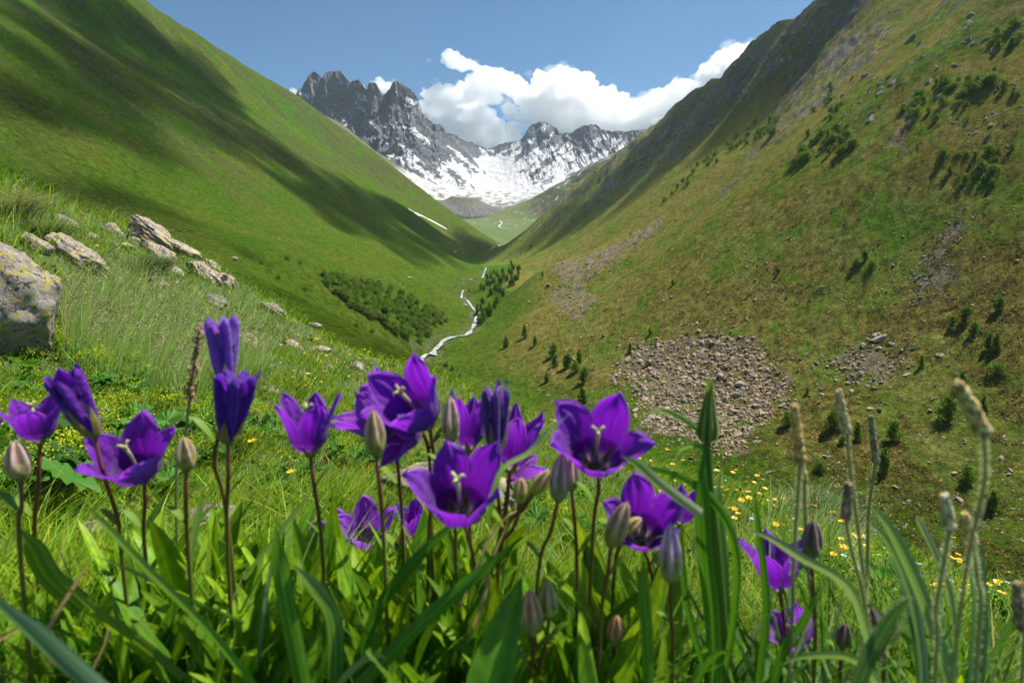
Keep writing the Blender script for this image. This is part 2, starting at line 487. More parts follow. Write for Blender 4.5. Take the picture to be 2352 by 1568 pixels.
# river banks: gravel
rb = np.exp(-((np.abs(DR) - 5) / 3.0) ** 2) * sstep(0.0, 0.3, n2 + 0.15)
Cg = mixv(Cg, c3(.14, .125, .095), rb * 0.7)
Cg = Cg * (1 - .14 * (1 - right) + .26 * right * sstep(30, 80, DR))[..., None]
Cg = np.clip(Cg * (1 + 0.45 * n4 + 0.25 * n2)[..., None], 0.004, 0.9)

def valley_material():
    m, nt, b = mat("valley_ground")
    c = coords(nt); col = vcol(nt)
    f1 = noise_n(nt, 1.1, 8, 0.72, c); f2 = noise_n(nt, 0.22, 9, 0.68, c)
    col = mixc(nt, 1.0, col, ramp(nt, f1, [(0.30, (.35, .40, .42)), (0.52, (1, 1, 1)), (0.75, (1.75, 1.6, 1.5))]), 'MULTIPLY')
    col = mixc(nt, 1.0, col, ramp(nt, f2, [(0.33, (.55, .62, .6)), (0.5, (1, 1, 1)), (0.68, (1.45, 1.35, 1.3))]), 'MULTIPLY')
    nt.links.new(col, b.inputs['Base Color'])
    b.inputs['Roughness'].default_value = 0.9; b.inputs['Specular IOR Level'].default_value = 0.0
    h = noise_n(nt, 0.22, 12, 0.80, c)
    bump(nt, b, h, 1.0, 3.0)
    return m
M_VALLEY = valley_material()
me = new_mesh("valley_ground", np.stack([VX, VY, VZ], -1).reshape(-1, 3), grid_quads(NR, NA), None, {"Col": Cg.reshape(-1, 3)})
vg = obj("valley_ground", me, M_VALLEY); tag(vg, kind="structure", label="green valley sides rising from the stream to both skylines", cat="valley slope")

# near meadow ground
mn = fbm(MX * 2.2, MY * 2.2, 4, 301); mn2 = fbm(MX * 14, MY * 14, 3, 303)
Cm = np.zeros(MX.shape + (3,)) + c3(.045, .075, .012)
Cm = mixv(Cm, c3(.10, .075, .035), sstep(0.0, 0.5, mn) * 0.6)
Cm = mixv(Cm, c3(.05, .12, .010), sstep(6, 22, R2))
Cm = Cm * (1 + 0.3 * mn2)[..., None]
me = new_mesh("meadow_ground", np.stack([MX, MY, MZ - 0.03 * sstep(20, 26, R2)], -1).reshape(-1, 3), grid_quads(NR2, NA2), None, {"Col": np.clip(Cm, .004, 1).reshape(-1, 3)})
m, nt, b = mat("meadow_soil"); nt.links.new(vcol(nt), b.inputs['Base Color']); b.inputs['Roughness'].default_value = 0.95
bump(nt, b, noise_n(nt, 30, 6, 0.7, coords(nt)), 0.8, 0.02)
mg = obj("meadow_ground", me, m); tag(mg, kind="structure", label="grassy knoll in the foreground dropping away to the right", cat="meadow")

# ------------------------------------------------------------------ the stream
def ribbon(name, pts, width, label, wfun=None, drape=None):
    pts = np.array(pts, float); n = len(pts)
    T = np.gradient(pts[:, :2], axis=0); T /= np.linalg.norm(T, axis=1)[:, None] + 1e-9
    Nn = np.stack([-T[:, 1], T[:, 0]], 1)
    K_ = 7; V = []
    for i in range(n):
        wl = width * wfun(pts[i, 1]) * (0.75 + 0.5 * math.sin(i * 0.37) * math.sin(i * 0.11 + 1) + 0.25 * random.random())
        for j in range(K_):
            s = (j / (K_ - 1) - 0.5) * wl
            x, y = pts[i, :2] + Nn[i] * s
            V.append((x, y, pts[i, 2] + 0.12 * random.random() if drape is None else float(drape(x, y)) + .5 - 1.2 * (abs(j - 3) > 2.5)))
    return new_mesh(name, np.array(V), grid_quads(n, K_))
yy = np.concatenate([np.linspace(150, 640, 260), np.linspace(643, 2150, 300)])
rx2, rz2 = river_at(yy)
zz = ground(rx2, yy)
zz = np.convolve(np.pad(zz, 4, mode='edge'), np.ones(9) / 9, 'valid') + .75 - .55 * np.clip(np.sin(yy * .045) + np.sin(yy * .021 + 1), 0, 2) * sstep(520, 640, yy)
rme = ribbon("stream", np.stack([rx2, yy, zz], 1), 4.6, "", lambda Y: float(np.interp(Y, [150, 440, 500, 600, 900, 2000], [1.3, 1.6, 1.1, .7, .8, .8])))
m, nt, b = mat("white_water")
c = coords(nt)
col = ramp(nt, noise_n(nt, 0.55, 6, 0.7, c, 1.5), [(0.42, (.06, .08, .07)), (0.50, (.32, .36, .36)), (0.60, (.74, .76, .77))])
nt.links.new(col, b.inputs['Base Color']); b.inputs['Roughness'].default_value = 0.35
bump(nt, b, noise_n(nt, 0.9, 6, 0.7, c), 1.0, 0.6)
tag(obj("stream", rme, m), kind="structure", label="foaming white mountain stream winding down the valley floor", cat="stream")
# ------------------------------------------------------------------ far basin: meadow floor, brown hill, foot slopes
B = [P(1145, 575, 2050), P(1150, 548, 2350), P(1250, 535, 2350), P(1330, 520, 2400), P(1050, 530, 2450), P(1150, 505, 2900), P(1010, 500, 2900), P(1060, 515, 2600),
     P(1300, 495, 2800), P(1160, 486, 3150), P(1180, 468, 3450), P(1000, 476, 3250), P(950, 440, 3250), P(900, 395, 3300), P(860, 350, 3400), P(800, 300, 3500), P(700, 250, 3500),
     P(985, 462, 3500), P(1180, 474, 3330), P(1250, 442, 3230), P(1320, 402, 3150), P(1400, 362, 3080), P(1450, 340, 3040), P(1520, 302, 3000), P(1600, 270, 2950),
     P(1200, 500, 2950), P(1260, 505, 2750), P(1340, 470, 2650), P(1420, 430, 2550), P(1300, 455, 2950), P(1380, 410, 2850),
     P(1150, 452, 3700), P(1080, 455, 3700), P(1280, 440, 3600), P(1400, 405, 3700)]
B += [(-150, 1900, -60), (200, 1950, -10), (500, 2200, 60), (-500, 2400, 150), (600, 3000, 560), (-900, 3600, 700)]
BT = TPS(B, 1000.0, 0.00002)
NB_A, NB_R = 560, 420
AZb = np.radians(np.linspace(-26, 26, NB_A)); RRb = 2020 * (3900 / 2020.0) ** (np.arange(NB_R) / (NB_R - 1))
Ab, Rb = np.meshgrid(AZb, RRb); BX = Rb * np.sin(Ab); BY = Rb * np.cos(Ab)
BZ = BT(BX, BY)
BZ = BZ + 9 * fbm(BX / 160, BY / 160, 4, 401) + 12 * ridged(BX / 110 + BY / 400, BY / 500, 4, 403) * sstep(60, 300, BX) + 12 * ridged(BX / 120 - BY / 300, BY / 500, 4, 405) * sstep(250, 450, -BX)
b1 = fbm(BX / 190, BY / 190, 5, 411); b2 = fbm(BX / 40, BY / 60, 5, 413)
Cb = np.zeros(BX.shape + (3,)) + c3(.085, .135, .030)
Cb = mixv(Cb, c3(.130, .105, .055), sstep(-0.05, 0.3, b1 + 0.4 * b2) * 0.6)
hi = sstep(2700, 2950, BY) * sstep(60, 160, BX)
Cb = mixv(Cb, c3(.055, .060, .030), hi * sstep(-0.3, 0.2, b1 + 0.2))
Cb = mixv(Cb, c3(.150, .105, .060), hi * sstep(0.08, 0.3, b2 + 0.3 * b1 - 0.0) * 0.7)
Cb = mixv(Cb, c3(.085, .075, .065), sstep(3200, 3500, BY) * 0.7)
Cb = mixv(Cb, c3(.085, .075, .035), sstep(250, 500, -BX) * 0.6)
sn = np.zeros(BX.shape)
sn = np.maximum(sn, sstep(3300, 3650, BY + 260 * b2 + 80 * b1) * sstep(-60, 60, BX + 700 * np.maximum(0, 1)) * (1 - sstep(350, 600, BX)))
sn = np.maximum(sn, sstep(0.30, 0.36, fbm(BX / 55, BY / 55, 4, 421) + 0.10 * sstep(2900, 3300, BY) * sstep(150, 350, BX)) * sstep(2850, 3100, BY) * sstep(100, 240, BX))
sn = np.maximum(sn, sstep(0.44, 0.48, fbm(BX / 40, BY / 30, 3, 423)) * sstep(2450, 2550, BY) * (1 - sstep(150, 250, np.abs(BX))))
sn = sn * (1 - sstep(.10, .20, fbm(BX / 60, BY / 22, 4, 429)) * .9)
Cb = np.clip(Cb * (1 + .25 * b2)[..., None], .01, 1)
Cb = mixv(Cb, c3(.50, .505, .52), sn)
def far_material(name, bs, bd, s=0.05):
    m, nt, b = mat(name); c = coords(nt)
    col = mixc(nt, 1.0, vcol(nt), ramp(nt, noise_n(nt, s, 8, 0.7, c), [(0.3, (.72, .72, .72)), (0.7, (1.2, 1.2, 1.2))]), 'MULTIPLY')
    nt.links.new(col, b.inputs['Base Color']); b.inputs['Roughness'].default_value = 0.85; b.inputs['Specular IOR Level'].default_value = 0.2
    bump(nt, b, noise_n(nt, s * 1.3, 8, 0.7, c), bs, bd)
    return m
me = new_mesh("far_valley_ground", np.stack([BX, BY, BZ], -1).reshape(-1, 3), grid_quads(NB_R, NB_A), None, {"Col": Cb.reshape(-1, 3)})
tag(obj("far_valley_ground", me, far_material("far_grass", .6, 5)), kind="structure", label="flat upper valley floor and brown hill below the snow", cat="valley floor")

# grey moraine mound
mp0 = VP(1066, 470, 3180)
NI, NJ = 120, 260
s = np.linspace(0, 1, NI)[:, None]; a = np.linspace(0, 2 * math.pi, NJ, endpoint=False)[None, :]
rad = s * (1 + 0.07 * fbm(np.cos(a) * 2 + 5, np.sin(a) * 2, 3, 431))
ex, ey = 236.0, 200.0
mxx = mp0.x + ex * rad * np.cos(a); myy = mp0.y + 60 + ey * rad * np.sin(a)
top = 78 * (1 - np.clip((s - .30) / .70, 0, 1) ** .9) ** 1.1 + 8 * np.clip(1 - s / .6, 0, 1) + 0 * a
rill = ridged(a * 14 + 0 * s, s * 1.5 + 0 * a, 3, 433)
mzz = BT(mxx, myy) - 6 + 20 * (1 - sstep(.97, 1.0, s)) * (1 - 0.6 * s) + top + 5.0 * rill * sstep(0.5, 0.7, s) * (1 - sstep(.93, 1, s)) + 7 * fbm(mxx / 45, myy / 45, 4, 435) - 14 * sstep(0.9, 1, s)
mzz += (mxx - mp0.x) * -0.015
Cmo = np.zeros(mxx.shape + (3,)) + c3(.125, .120, .118)
Cmo = mixv(Cmo, c3(.135, .12, .085), (1 - sstep(0.45, 0.58, s + 0 * a)) * 0.8)
Cmo = mixv(Cmo, c3(.05, .05, .05), sstep(0.25, 0.5, fbm(a * 22 + 0 * s, s * 5 + 0 * a, 3, 437)) * sstep(.5, .6, s) * .8)
Cmo = Cmo * (1 + .3 * fbm(mxx / 12, myy / 12, 3, 439))[..., None]
me = new_mesh("moraine_mound", np.stack([mxx, myy, mzz], -1).reshape(-1, 3), grid_quads(NI, NJ, True), None, {"Col": np.clip(Cmo, .01, 1).reshape(-1, 3)})
tag(obj("moraine_mound", me, far_material("moraine_gravel", .5, 3, .08)), kind="structure", label="grey gravel moraine mound in front of the snowfield", cat="moraine")

# ------------------------------------------------------------------ rocky massif with snow
CR = [(560, 300), (620, 250), (655, 232), (675, 224), (684, 208), (694, 199), (703, 184), (711, 171), (716, 165), (723, 164), (731, 170), (738, 179), (742, 176), (748, 166), (756, 163), (766, 164), (781, 162),
      (789, 172), (797, 182), (805, 190), (810, 186), (819, 183), (824, 184), (828, 187), (836, 199), (842, 206), (845, 197), (848, 190), (854, 188), (860, 190), (865, 193), (872, 206), (880, 219), (887, 212), (896, 203), (901, 190), (906, 187), (912, 186), (924, 193),
      (934, 199), (942, 204), (950, 212), (957, 223), (962, 236), (966, 249), (970, 261), (980, 269), (990, 278), (995, 285), (998, 284), (1006, 287), (1010, 283), (1021, 297), (1027, 306), (1038, 308), (1049, 311), (1063, 322),
      (1075, 325), (1085, 326), (1091, 330), (1105, 337), (1120, 341), (1135, 337), (1150, 331), (1163, 327), (1175, 326), (1188, 324), (1199, 318), (1207, 306), (1214, 293), (1222, 286), (1233, 282), (1245, 279), (1256, 282), (1266, 288),
      (1276, 293), (1284, 303), (1292, 308), (1301, 304), (1312, 306), (1322, 298), (1332, 292), (1342, 287), (1350, 288), (1362, 285), (1372, 288), (1382, 297), (1394, 299), (1406, 302), (1420, 300),
      (1436, 303), (1452, 299), (1470, 297), (1488, 295), (1502, 290), (1520, 284), (1560, 268), (1600, 262), (1680, 262), (1760, 300)]
CRa = np.array(CR, float)
cu, cv = CRa[:, 0], CRa[:, 1]
NCx, NRx = 1500, 520
U = np.linspace(570, 1740, NCx)
crest_v = np.interp(U, cu, cv)
crest_s = crest_v.copy()
crest_v = crest_v + 3.0 * fbm(U / 6.5, U * 0, 3, 501) + 2.4 * np.abs(fbm(U / 2.6, U * 0, 2, 503))
crest_Y = np.interp(U, [570, 720, 900, 960, 1060, 1130, 1240, 1400, 1740], [4250, 4300, 4250, 4350, 4650, 4850, 4850, 4850, 4700])
base_v = np.interp(U, [570, 800, 900, 985, 1060, 1150, 1200, 1300, 1400, 1740], [420, 430, 455, 478, 476, 476, 478, 455, 420, 380])
base_Y = np.interp(U, [570, 800, 985, 1150, 1300, 1740], [3450, 3420, 3420, 3500, 3520, 3450])
_kk = np.hanning(201); _kk /= _kk.sum()
sm_ = lambda q: np.convolve(np.pad(q, 100, mode='edge'), _kk, 'valid')
crest_Y = sm_(crest_Y); base_Y = sm_(base_Y); base_v = sm_(base_v)
cx, cz = ray(U, crest_v); bx, bz = ray(U, base_v)
T1 = np.linspace(0, 1, 420); T2 = 1 + np.linspace(0, 1, NRx - 420 + 1)[1:]
Tt = np.concatenate([T1, T2])[:, None]
tt = np.clip(Tt, 0, 1)
YY = base_Y[None, :] + (crest_Y - base_Y)[None, :] * (1 - (1 - tt) ** 1.25)
back = np.clip(Tt - 1, 0, 1)
zb = bz * base_Y; zc = cz * crest_Y
_k = np.hanning(161); _k /= _k.sum()
zc_s = np.convolve(np.pad(ray(U, crest_s)[1] * crest_Y, 80, mode='edge'), _k, 'valid')
steep = np.interp(U, [570, 950, 1010, 1100, 1160, 1210, 1400, 1740], [1.75, 1.75, 1.7, 1.5, 1.35, 1.5, 1.45, 1.4])
steep = sm_(steep)[None, :]
zc2 = zc_s[None, :] + (zc - zc_s)[None, :] * sstep(.62 + .2 * np.exp(-((U[None, :] - 1130) / 60.0) ** 2), 1.0, tt)
ZZ = zb[None, :] + (zc2 - zb[None, :]) * (tt ** steep)
XX = (bx * (1 - tt) + cx * tt) * YY
bowlg = np.exp(-((U[None, :] - 1130) / 100.0) ** 2)
YY = YY + back * 900; ZZ = ZZ - (back ** 0.8) * 650
# relief: buttresses, gullies and ledges
rough = sstep(0.30, 0.62, tt + 0.12 * fbm(XX / 300, ZZ / 300, 3, 511)) * (1 - back)
rel = 100 * ridged(XX / 330 + 0.4 * fbm(XX / 400, ZZ / 300, 2, 513), ZZ / 900, 3, 515) \
    + 55 * ridged(XX / 90 + 0.3 * fbm(XX / 100, ZZ / 120, 2, 517), ZZ / 420, 4, 519, 0.6) \
    + 34 * fbm(XX / 40, ZZ / 80, 5, 521, 0.68)
rough2 = rough + (1 - rough) * sstep(0.9, 1.0, tt) * (1 - back) * 0.0
Yn = YY - rough2 * rel * 0.95 * (1 - .97 * bowlg)
ZZ = ZZ * (1 + (Yn / YY - 1) * sstep(0.55, 0.9, tt)); XX = XX * (Yn / YY); YY = Yn
ZZ = ZZ + rough * 10 * fbm(XX / 60, YY / 60, 4, 523) * (1 - sstep(0.9, 1.0, tt))
low = (1 - rough) * (1 - back) * sstep(0, 0.12, tt)
# diagonal ribs of the lower slopes converge on the snow bowl
sgw = sstep(1060, 1210, U)[None, :]
dgl = XX + 0.9 * ZZ; dgr = XX - 0.9 * ZZ
def both(f): return (1 - sgw) * f(dgl, -1.0) + sgw * f(dgr, 1.0)
ZZ = ZZ + low * (16 * both(lambda d, q: ridged(d / 120, ZZ / 700, 4, 525, 0.55)) + 8 * fbm(XX / 70, ZZ / 70, 4, 527)) * (1 - 0.85 * bowlg)
me_v = np.stack([XX, YY, ZZ], -1)
# snow from lie of the ground
dzr = np.gradient(ZZ, axis=0); dyr = np.gradient(YY, axis=0)
dxc = np.gradient(XX, axis=1); dzc = np.gradient(ZZ, axis=1); dyc = np.gradient(YY, axis=1)
vr = np.stack([np.gradient(XX, axis=0), dyr, dzr], -1); vc = np.stack([dxc, dyc, dzc], -1)
nn = np.cross(vc, vr); nn /= np.linalg.norm(nn, axis=-1, keepdims=True) + 1e-9
nn *= np.sign(nn[..., 2:3] + 1e-9)
flat = nn[..., 2]
# image row of every vertex tells only how high it stands (world elevation), used as altitude
elev = ZZ / np.hypot(XX, YY)
uu_ = np.broadcast_to(U[None, :], XX.shape)
def smooth2(a, k):
    for ax in (0, 1):
        pw = [(0, 0), (0, 0)]; pw[ax] = (k // 2 + 1, k // 2)
        c_ = np.cumsum(np.pad(a, pw, mode='edge'), axis=ax)
        a = (np.take(c_, range(k, c_.shape[ax]), axis=ax) - np.take(c_, range(0, c_.shape[ax] - k), axis=ax)) / k
    return a
conc = smooth2(ZZ - 0.6 * YY, 15) - (ZZ - 0.6 * YY)
conc = conc / (np.std(conc) + 1e-6)
sn_s = both(lambda d, q: fbm(d / 88 + 0.6 * fbm(XX / 80, ZZ / 80, 3, 531), (ZZ + q * XX * 0.3) / 250, 5, 533, 0.58)) * (1 + .35 * np.exp(-((uu_ - 1135) / 45.0) ** 2))
sn_i = fbm(XX / 30, ZZ / 16, 4, 535, 0.6)
sn_b = fbm(XX / 170, ZZ / 110, 3, 537)
uu = np.broadcast_to(U[None, :], XX.shape)
tb = np.broadcast_to(tt, XX.shape)
wl = sstep(470, 700, uu)
# share of snow wanted at each height: much low down in the bowl, ledges only up on the towers
want = np.interp(uu, [570, 800, 900, 985, 1060, 1150, 1250, 1330, 1420, 1740], [0.35, 0.55, 0.62, 0.75, 0.85, 1.05, 0.85, 0.80, 0.75, 0.5])
hfun = np.interp(tb, [0, .3, .5, .62, .75, .88, 1], [1.0, .95, .88, .70, .45, .22, .20])
hright = np.interp(tb, [0, .3, .62, .82, 1.0], [1.0, .95, .85, .62, .42])
hf = np.where(uu < 1100, hfun, hright)
bowl = np.exp(-((uu - 1130) / 65.0) ** 2) * (1 - sstep(0.75, 1.0, tb))
score = 2.2 * sn_s + 0.10 * sn_i + 0.06 * conc + 0.55 * (flat - 0.60) + (want * hf - 0.60) * 1.25 + 0.45 * bowl + 0.45 * sn_b
sn = sstep(0.0, 0.035, score)
# lower left foot: bare brown slope
foot = (1 - sstep(905, 975, uu + 60 * fbm(XX / 90, ZZ / 90, 3, 541) + (tb - 0.1) * 120)) * (1 - sstep(0.30, 0.42, tb + 0.1 * sn_s))
sn = sn * (1 - foot * sstep(-0.35, 0.05, 0.25 - sn_s))
rk1 = fbm(XX / 90, ZZ / 60, 5, 543); rk2 = fbm(XX / 14, ZZ / 30, 4, 545)
Cr = np.zeros(XX.shape + (3,)) + c3(.085, .092, .108)
Cr = mixv(Cr, c3(.140, .140, .146), sstep(0.0, 0.4, rk1))
Cr = mixv(Cr, c3(.050, .055, .068), sstep(0.05, 0.4, rk2) * 0.7)
Cr = mixv(Cr, c3(.105, .090, .060), foot * 0.85)
Cr = mixv(Cr, c3(.075, .085, .040), foot * sstep(0.0, 0.3, rk1 + (0.15 - tb)) * 0.8)
Cr = mixv(Cr, c3(.50, .505, .52), sn)
me = new_mesh("snowy_massif", me_v.reshape(-1, 3), grid_quads(NRx, NCx), None, {"Col": np.clip(Cr, .01, 1).reshape(-1, 3)})
tag(obj("mountain", me, far_material("mountain_rock", .45, 6, .035)), kind="structure", label="jagged grey rock towers with snow gullies closing the valley", cat="mountain")
# ------------------------------------------------------------------ air
hz = bpy.data.meshes.new("haze")
X0, X1, Y0_, Y1, Z0, Z1 = -3900, 3900, -1500, 7000, -150, 1900
hv = [(x, y, z) for z in (Z0, Z1) for y in (Y0_, Y1) for x in (X0, X1)]
hz.from_pydata(hv, [], [(0, 2, 3, 1), (4, 5, 7, 6), (0, 1, 5, 4), (2, 6, 7, 3), (0, 4, 6, 2), (1, 3, 7, 5)])
m = bpy.data.materials.new("haze_air"); m.use_nodes = True; nt = m.node_tree
nt.nodes.remove(nt.nodes["Principled BSDF"])
pv = nt.nodes.new('ShaderNodeVolumePrincipled'); pv.inputs['Color'].default_value = (.72, .86, 1.0, 1); pv.inputs['Density'].default_value = 2.7e-5
pv.inputs['Anisotropy'].default_value = 0.3
nt.links.new(pv.outputs[0], nt.nodes["Material Output"].inputs['Volume'])
hz.materials.append(m)
tag(link(bpy.data.objects.new("haze", hz)), kind="stuff", label="thin pale blue air between the camera and the far peaks", cat="haze")

# ------------------------------------------------------------------ clouds
def ico(sub):
    import bmesh
    bm = bmesh.new(); bmesh.ops.create_icosphere(bm, subdivisions=sub, radius=1.0)
    v = np.array([x.co[:] for x in bm.verts]); f = np.array([[q.index for q in p.verts] for p in bm.faces]); bm.free()
    return v, f
ICO1 = ico(1); ICO2 = ico(2); ICO3 = ico(3)

def cloud_mesh(name, blobs, levels=2, kids=(16, 12), flat=0.75, seed=1, voxel=11.0):
    """blobs: (x, y, z, r) in metres; smaller puffs sprout on larger ones; merged by a voxel remesh"""
    rs = np.random.RandomState(seed)
    cur = [np.array(b, float) for b in blobs]; allb = list(cur)
    for L in range(levels):
        nxt = []
        for b in cur:
            for k in range(kids[L]):
                d = rs.normal(size=3); d[2] = abs(d[2]) * 1.1 - 0.45; d /= np.linalg.norm(d)
                rr = b[3] * rs.uniform(0.28, 0.52)
                nxt.append(np.array([*(b[:3] + d * (b[3] * rs.uniform(0.80, 1.08)) * np.array([1, 1, flat])), rr]))
        allb += nxt; cur = nxt
    mb = MB()
    for b in allb:
        v, f = ICO2 if b[3] > 30 else ICO1
        mb.add(v * b[3] * np.array([1, 1, flat + .1]) + b[:3], None, f)
    me = mb.mesh(name)
    o = bpy.data.objects.new(name, me)
    COL.objects.link(o)
    md = o.modifiers.new("merge", 'REMESH'); md.mode = 'VOXEL'; md.voxel_size = voxel; md.use_smooth_shade = True
    dg = bpy.context.evaluated_depsgraph_get()
    ev = o.evaluated_get(dg); me2 = bpy.data.meshes.new_from_object(ev)
    COL.objects.unlink(o); bpy.data.objects.remove(o)
    me2.name = name
    n = len(me2.vertices); co_ = np.empty(n * 3, np.float32); me2.vertices.foreach_get("co", co_); co_ = co_.reshape(-1, 3)
    no = np.empty(n * 3, np.float32); me2.vertices.foreach_get("normal", no); no = no.reshape(-1, 3)
    d = fbm(co_[:, 0] / 75 + co_[:, 1] / 200, co_[:, 2] / 75 + co_[:, 1] / 90, 4, 700 + seed, 0.6)
    co_ = co_ + no * (d * 30 + 9 * fbm(co_[:, 0] / 22, co_[:, 2] / 22 + co_[:, 1] / 50, 3, 720 + seed, 0.6))[:, None]
    me2.vertices.foreach_set("co", co_.ravel().astype(np.float32)); me2.update()
    return me2

mcl = bpy.data.materials.new("cloud_vapour"); mcl.use_nodes = True; nt = mcl.node_tree
nt.nodes.remove(nt.nodes["Principled BSDF"])
CLOUD_VOL = True
if CLOUD_VOL:
    pv = nt.nodes.new('ShaderNodeVolumePrincipled'); pv.inputs['Color'].default_value = (1, 1, 1, 1); pv.inputs['Density'].default_value = 0.011
    pv.inputs['Anisotropy'].default_value = 0.55
    nt.links.new(pv.outputs[0], nt.nodes["Material Output"].inputs['Volume'])
else:
    d1 = nt.nodes.new('ShaderNodeBsdfDiffuse'); d1.inputs[0].default_value = (.9, .9, .9, 1)
    nt.links.new(d1.outputs[0], nt.nodes["Material Output"].inputs['Surface'])
CY = 9000.0
def cb(u, v, r, dy=0):
    r = r * 1.22
    p = P(u, v, CY + dy); return (p[0], p[1], p[2], r * CY / F)
BANK = [(1000, 222, 20), (1022, 236, 26), (1050, 250, 34), (1010, 262, 24), (1085, 285, 38), (1130, 312, 30), (1050, 292, 36), (1010, 300, 30), (1165, 325, 20), (1100, 325, 26),
        (1205, 335, 18), (1180, 300, 16), (1010, 330, 30), (985, 250, 16), (1168, 250, 13), (1190, 268, 9), (975, 280, 18), (1230, 320, 16), (1190, 348, 22), (1035, 215, 16), (1150, 345, 30), (1080, 340, 36)]
ARCH = [(1040, 140, 17), (1033, 128, 10), (1062, 150, 14), (1088, 152, 9), (1110, 168, 15), (1125, 182, 20), (1150, 190, 22), (1178, 202, 20), (1100, 196, 12), (1075, 205, 14), (1200, 222, 20), (1222, 244, 22), (1230, 275, 18), (1075, 215, 20), (1105, 222, 22), (1135, 226, 15), (1090, 185, 14)]
MASS = [(1248, 192, 18), (1236, 172, 9), (1280, 196, 28), (1318, 206, 30), (1270, 238, 36), (1350, 236, 32), (1395, 246, 30), (1320, 268, 40), (1400, 276, 34), (1450, 264, 30), (1495, 252, 26),
        (1535, 242, 24), (1520, 222, 16), (1552, 206, 17), (1575, 196, 12), (1592, 216, 18), (1480, 285, 28), (1540, 275, 28), (1270, 280, 28), (1340, 300, 30), (1230, 215, 18), (1390, 222, 16), (1300, 176, 12), (1590, 250, 24), (1430, 300, 30)]
TOWER = [(1612, 186, 14), (1634, 160, 17), (1655, 144, 18), (1680, 130, 16), (1702, 120, 15), (1722, 112, 13), (1640, 182, 22), (1676, 166, 26), (1710, 150, 26), (1620, 215, 22), (1608, 172, 8), (1740, 108, 10), (1660, 200, 30)]
PUFF = [(872, 200, 14), (890, 206, 12), (858, 212, 10), (826, 205, 10), (674, 216, 9), (660, 222, 9)]
def add_cloud(name, bl, label, seed, **kw):
    me_ = cloud_mesh(name, [cb(u, v, r, RS.uniform(-120, 120)) for u, v, r in bl], seed=seed, **kw)
    me_.materials.append(mcl)
    tag(link(bpy.data.objects.new("cloud", me_)), label=label, cat="cloud", kind="structure")
add_cloud("cloud", BANK, "white cumulus bank rising behind the saddle between the peaks", 1)
add_cloud("cloud", ARCH, "ragged cloud arch with a small detached puff at its upper left end", 2)
add_cloud("cloud", MASS, "broad white cumulus mass above the right hand snowy ridge", 3)
add_cloud("cloud", TOWER, "bright cloud tower touching the right skyline", 4)
mthin = mcl.copy(); mthin.name = "thin_cloud_vapour"; [n for n in mthin.node_tree.nodes if n.type == 'PRINCIPLED_VOLUME'][0].inputs['Density'].default_value = 0.0016
WISP = [(u + RS.normal() * 6, v - r * .35 + RS.normal() * 6, r * .85) for u, v, r in ARCH + MASS[:16] + TOWER[:8] + BANK[:8]] + [(1180, 262, 18), (1160, 240, 16), (1000, 190, 8), (985, 140, 5), (1215, 170, 8), (1470, 228, 9), (1595, 180, 10), (905, 190, 8), (1195, 290, 16)]
me_ = cloud_mesh("cloud", [cb(u, v, r, RS.uniform(-120, 120)) for u, v, r in WISP], levels=2, kids=(9, 7), seed=9, voxel=13.0); me_.materials.append(mthin)
tag(link(bpy.data.objects.new("cloud", me_)), label="thin ragged wisps along the upper edges of the white clouds", cat="cloud", kind="structure")
add_cloud("cloud", PUFF, "small white puffs showing between the rock towers", 5)

# clouds overhead, outside the picture: they stand where the cloud shadows on the slopes say they do
SHADE = [("flat grey bottomed cloud overhead shading the upper left slope", 11, 95, 100,
          [(0, 0), (200, 0), (350, 70), (520, 190), (640, 330), (560, 350), (420, 290), (330, 340), (200, 300), (0, 260)]),
         ("long cloud overhead shading the middle of the left slope", 12, 66, 90,
          [(620, 350), (720, 385), (860, 455), (1000, 525), (1140, 572), (1100, 600), (980, 605), (860, 570), (760, 505), (670, 450)]),
         ("small cloud overhead shading the trail bench", 13, 34, 60,
          [(0, 400), (300, 440), (520, 500), (650, 565), (600, 610), (480, 575), (250, 500), (0, 430)]),
         ("cloud overhead shading the far right slope and cliffs", 14, 55, 70,
          [(1160, 560), (1300, 490), (1400, 430), (1520, 290), (1740, 100), (1870, 10), (1960, 0), (1900, 90), (1800, 170), (1690, 270), (1560, 380), (1450, 470), (1300, 530)])]
for label, sd, rpx, n_, poly in SHADE:
    bl = []; rs_ = np.random.RandomState(sd); tries = 0
    while len(bl) < n_ and tries < 900:
        tries += 1
        u = rs_.uniform(min(p[0] for p in poly), max(p[0] for p in poly)); v = rs_.uniform(min(p[1] for p in poly), max(p[1] for p in poly))
        if not poly_mask(np.array([u]), np.array([v]), poly)[0]: continue
        h = cast(u, v, 40)
        if h is None: continue
        t = (2450 + 60 * math.sin(u) - h[2]) / SUNV.z
        bl.append((h[0] + SUNV.x * t, h[1] + SUNV.y * t, h[2] + SUNV.z * t, max(14, rpx * h[1] / F * rs_.uniform(.7, 1.2))))
    me_ = cloud_mesh("cloud", bl, levels=1, kids=(10,), flat=0.6, seed=sd, voxel=11.0)
    me_.materials.append(mcl)
    tag(link(bpy.data.objects.new("cloud", me_)), label=label, cat="cloud", kind="structure")
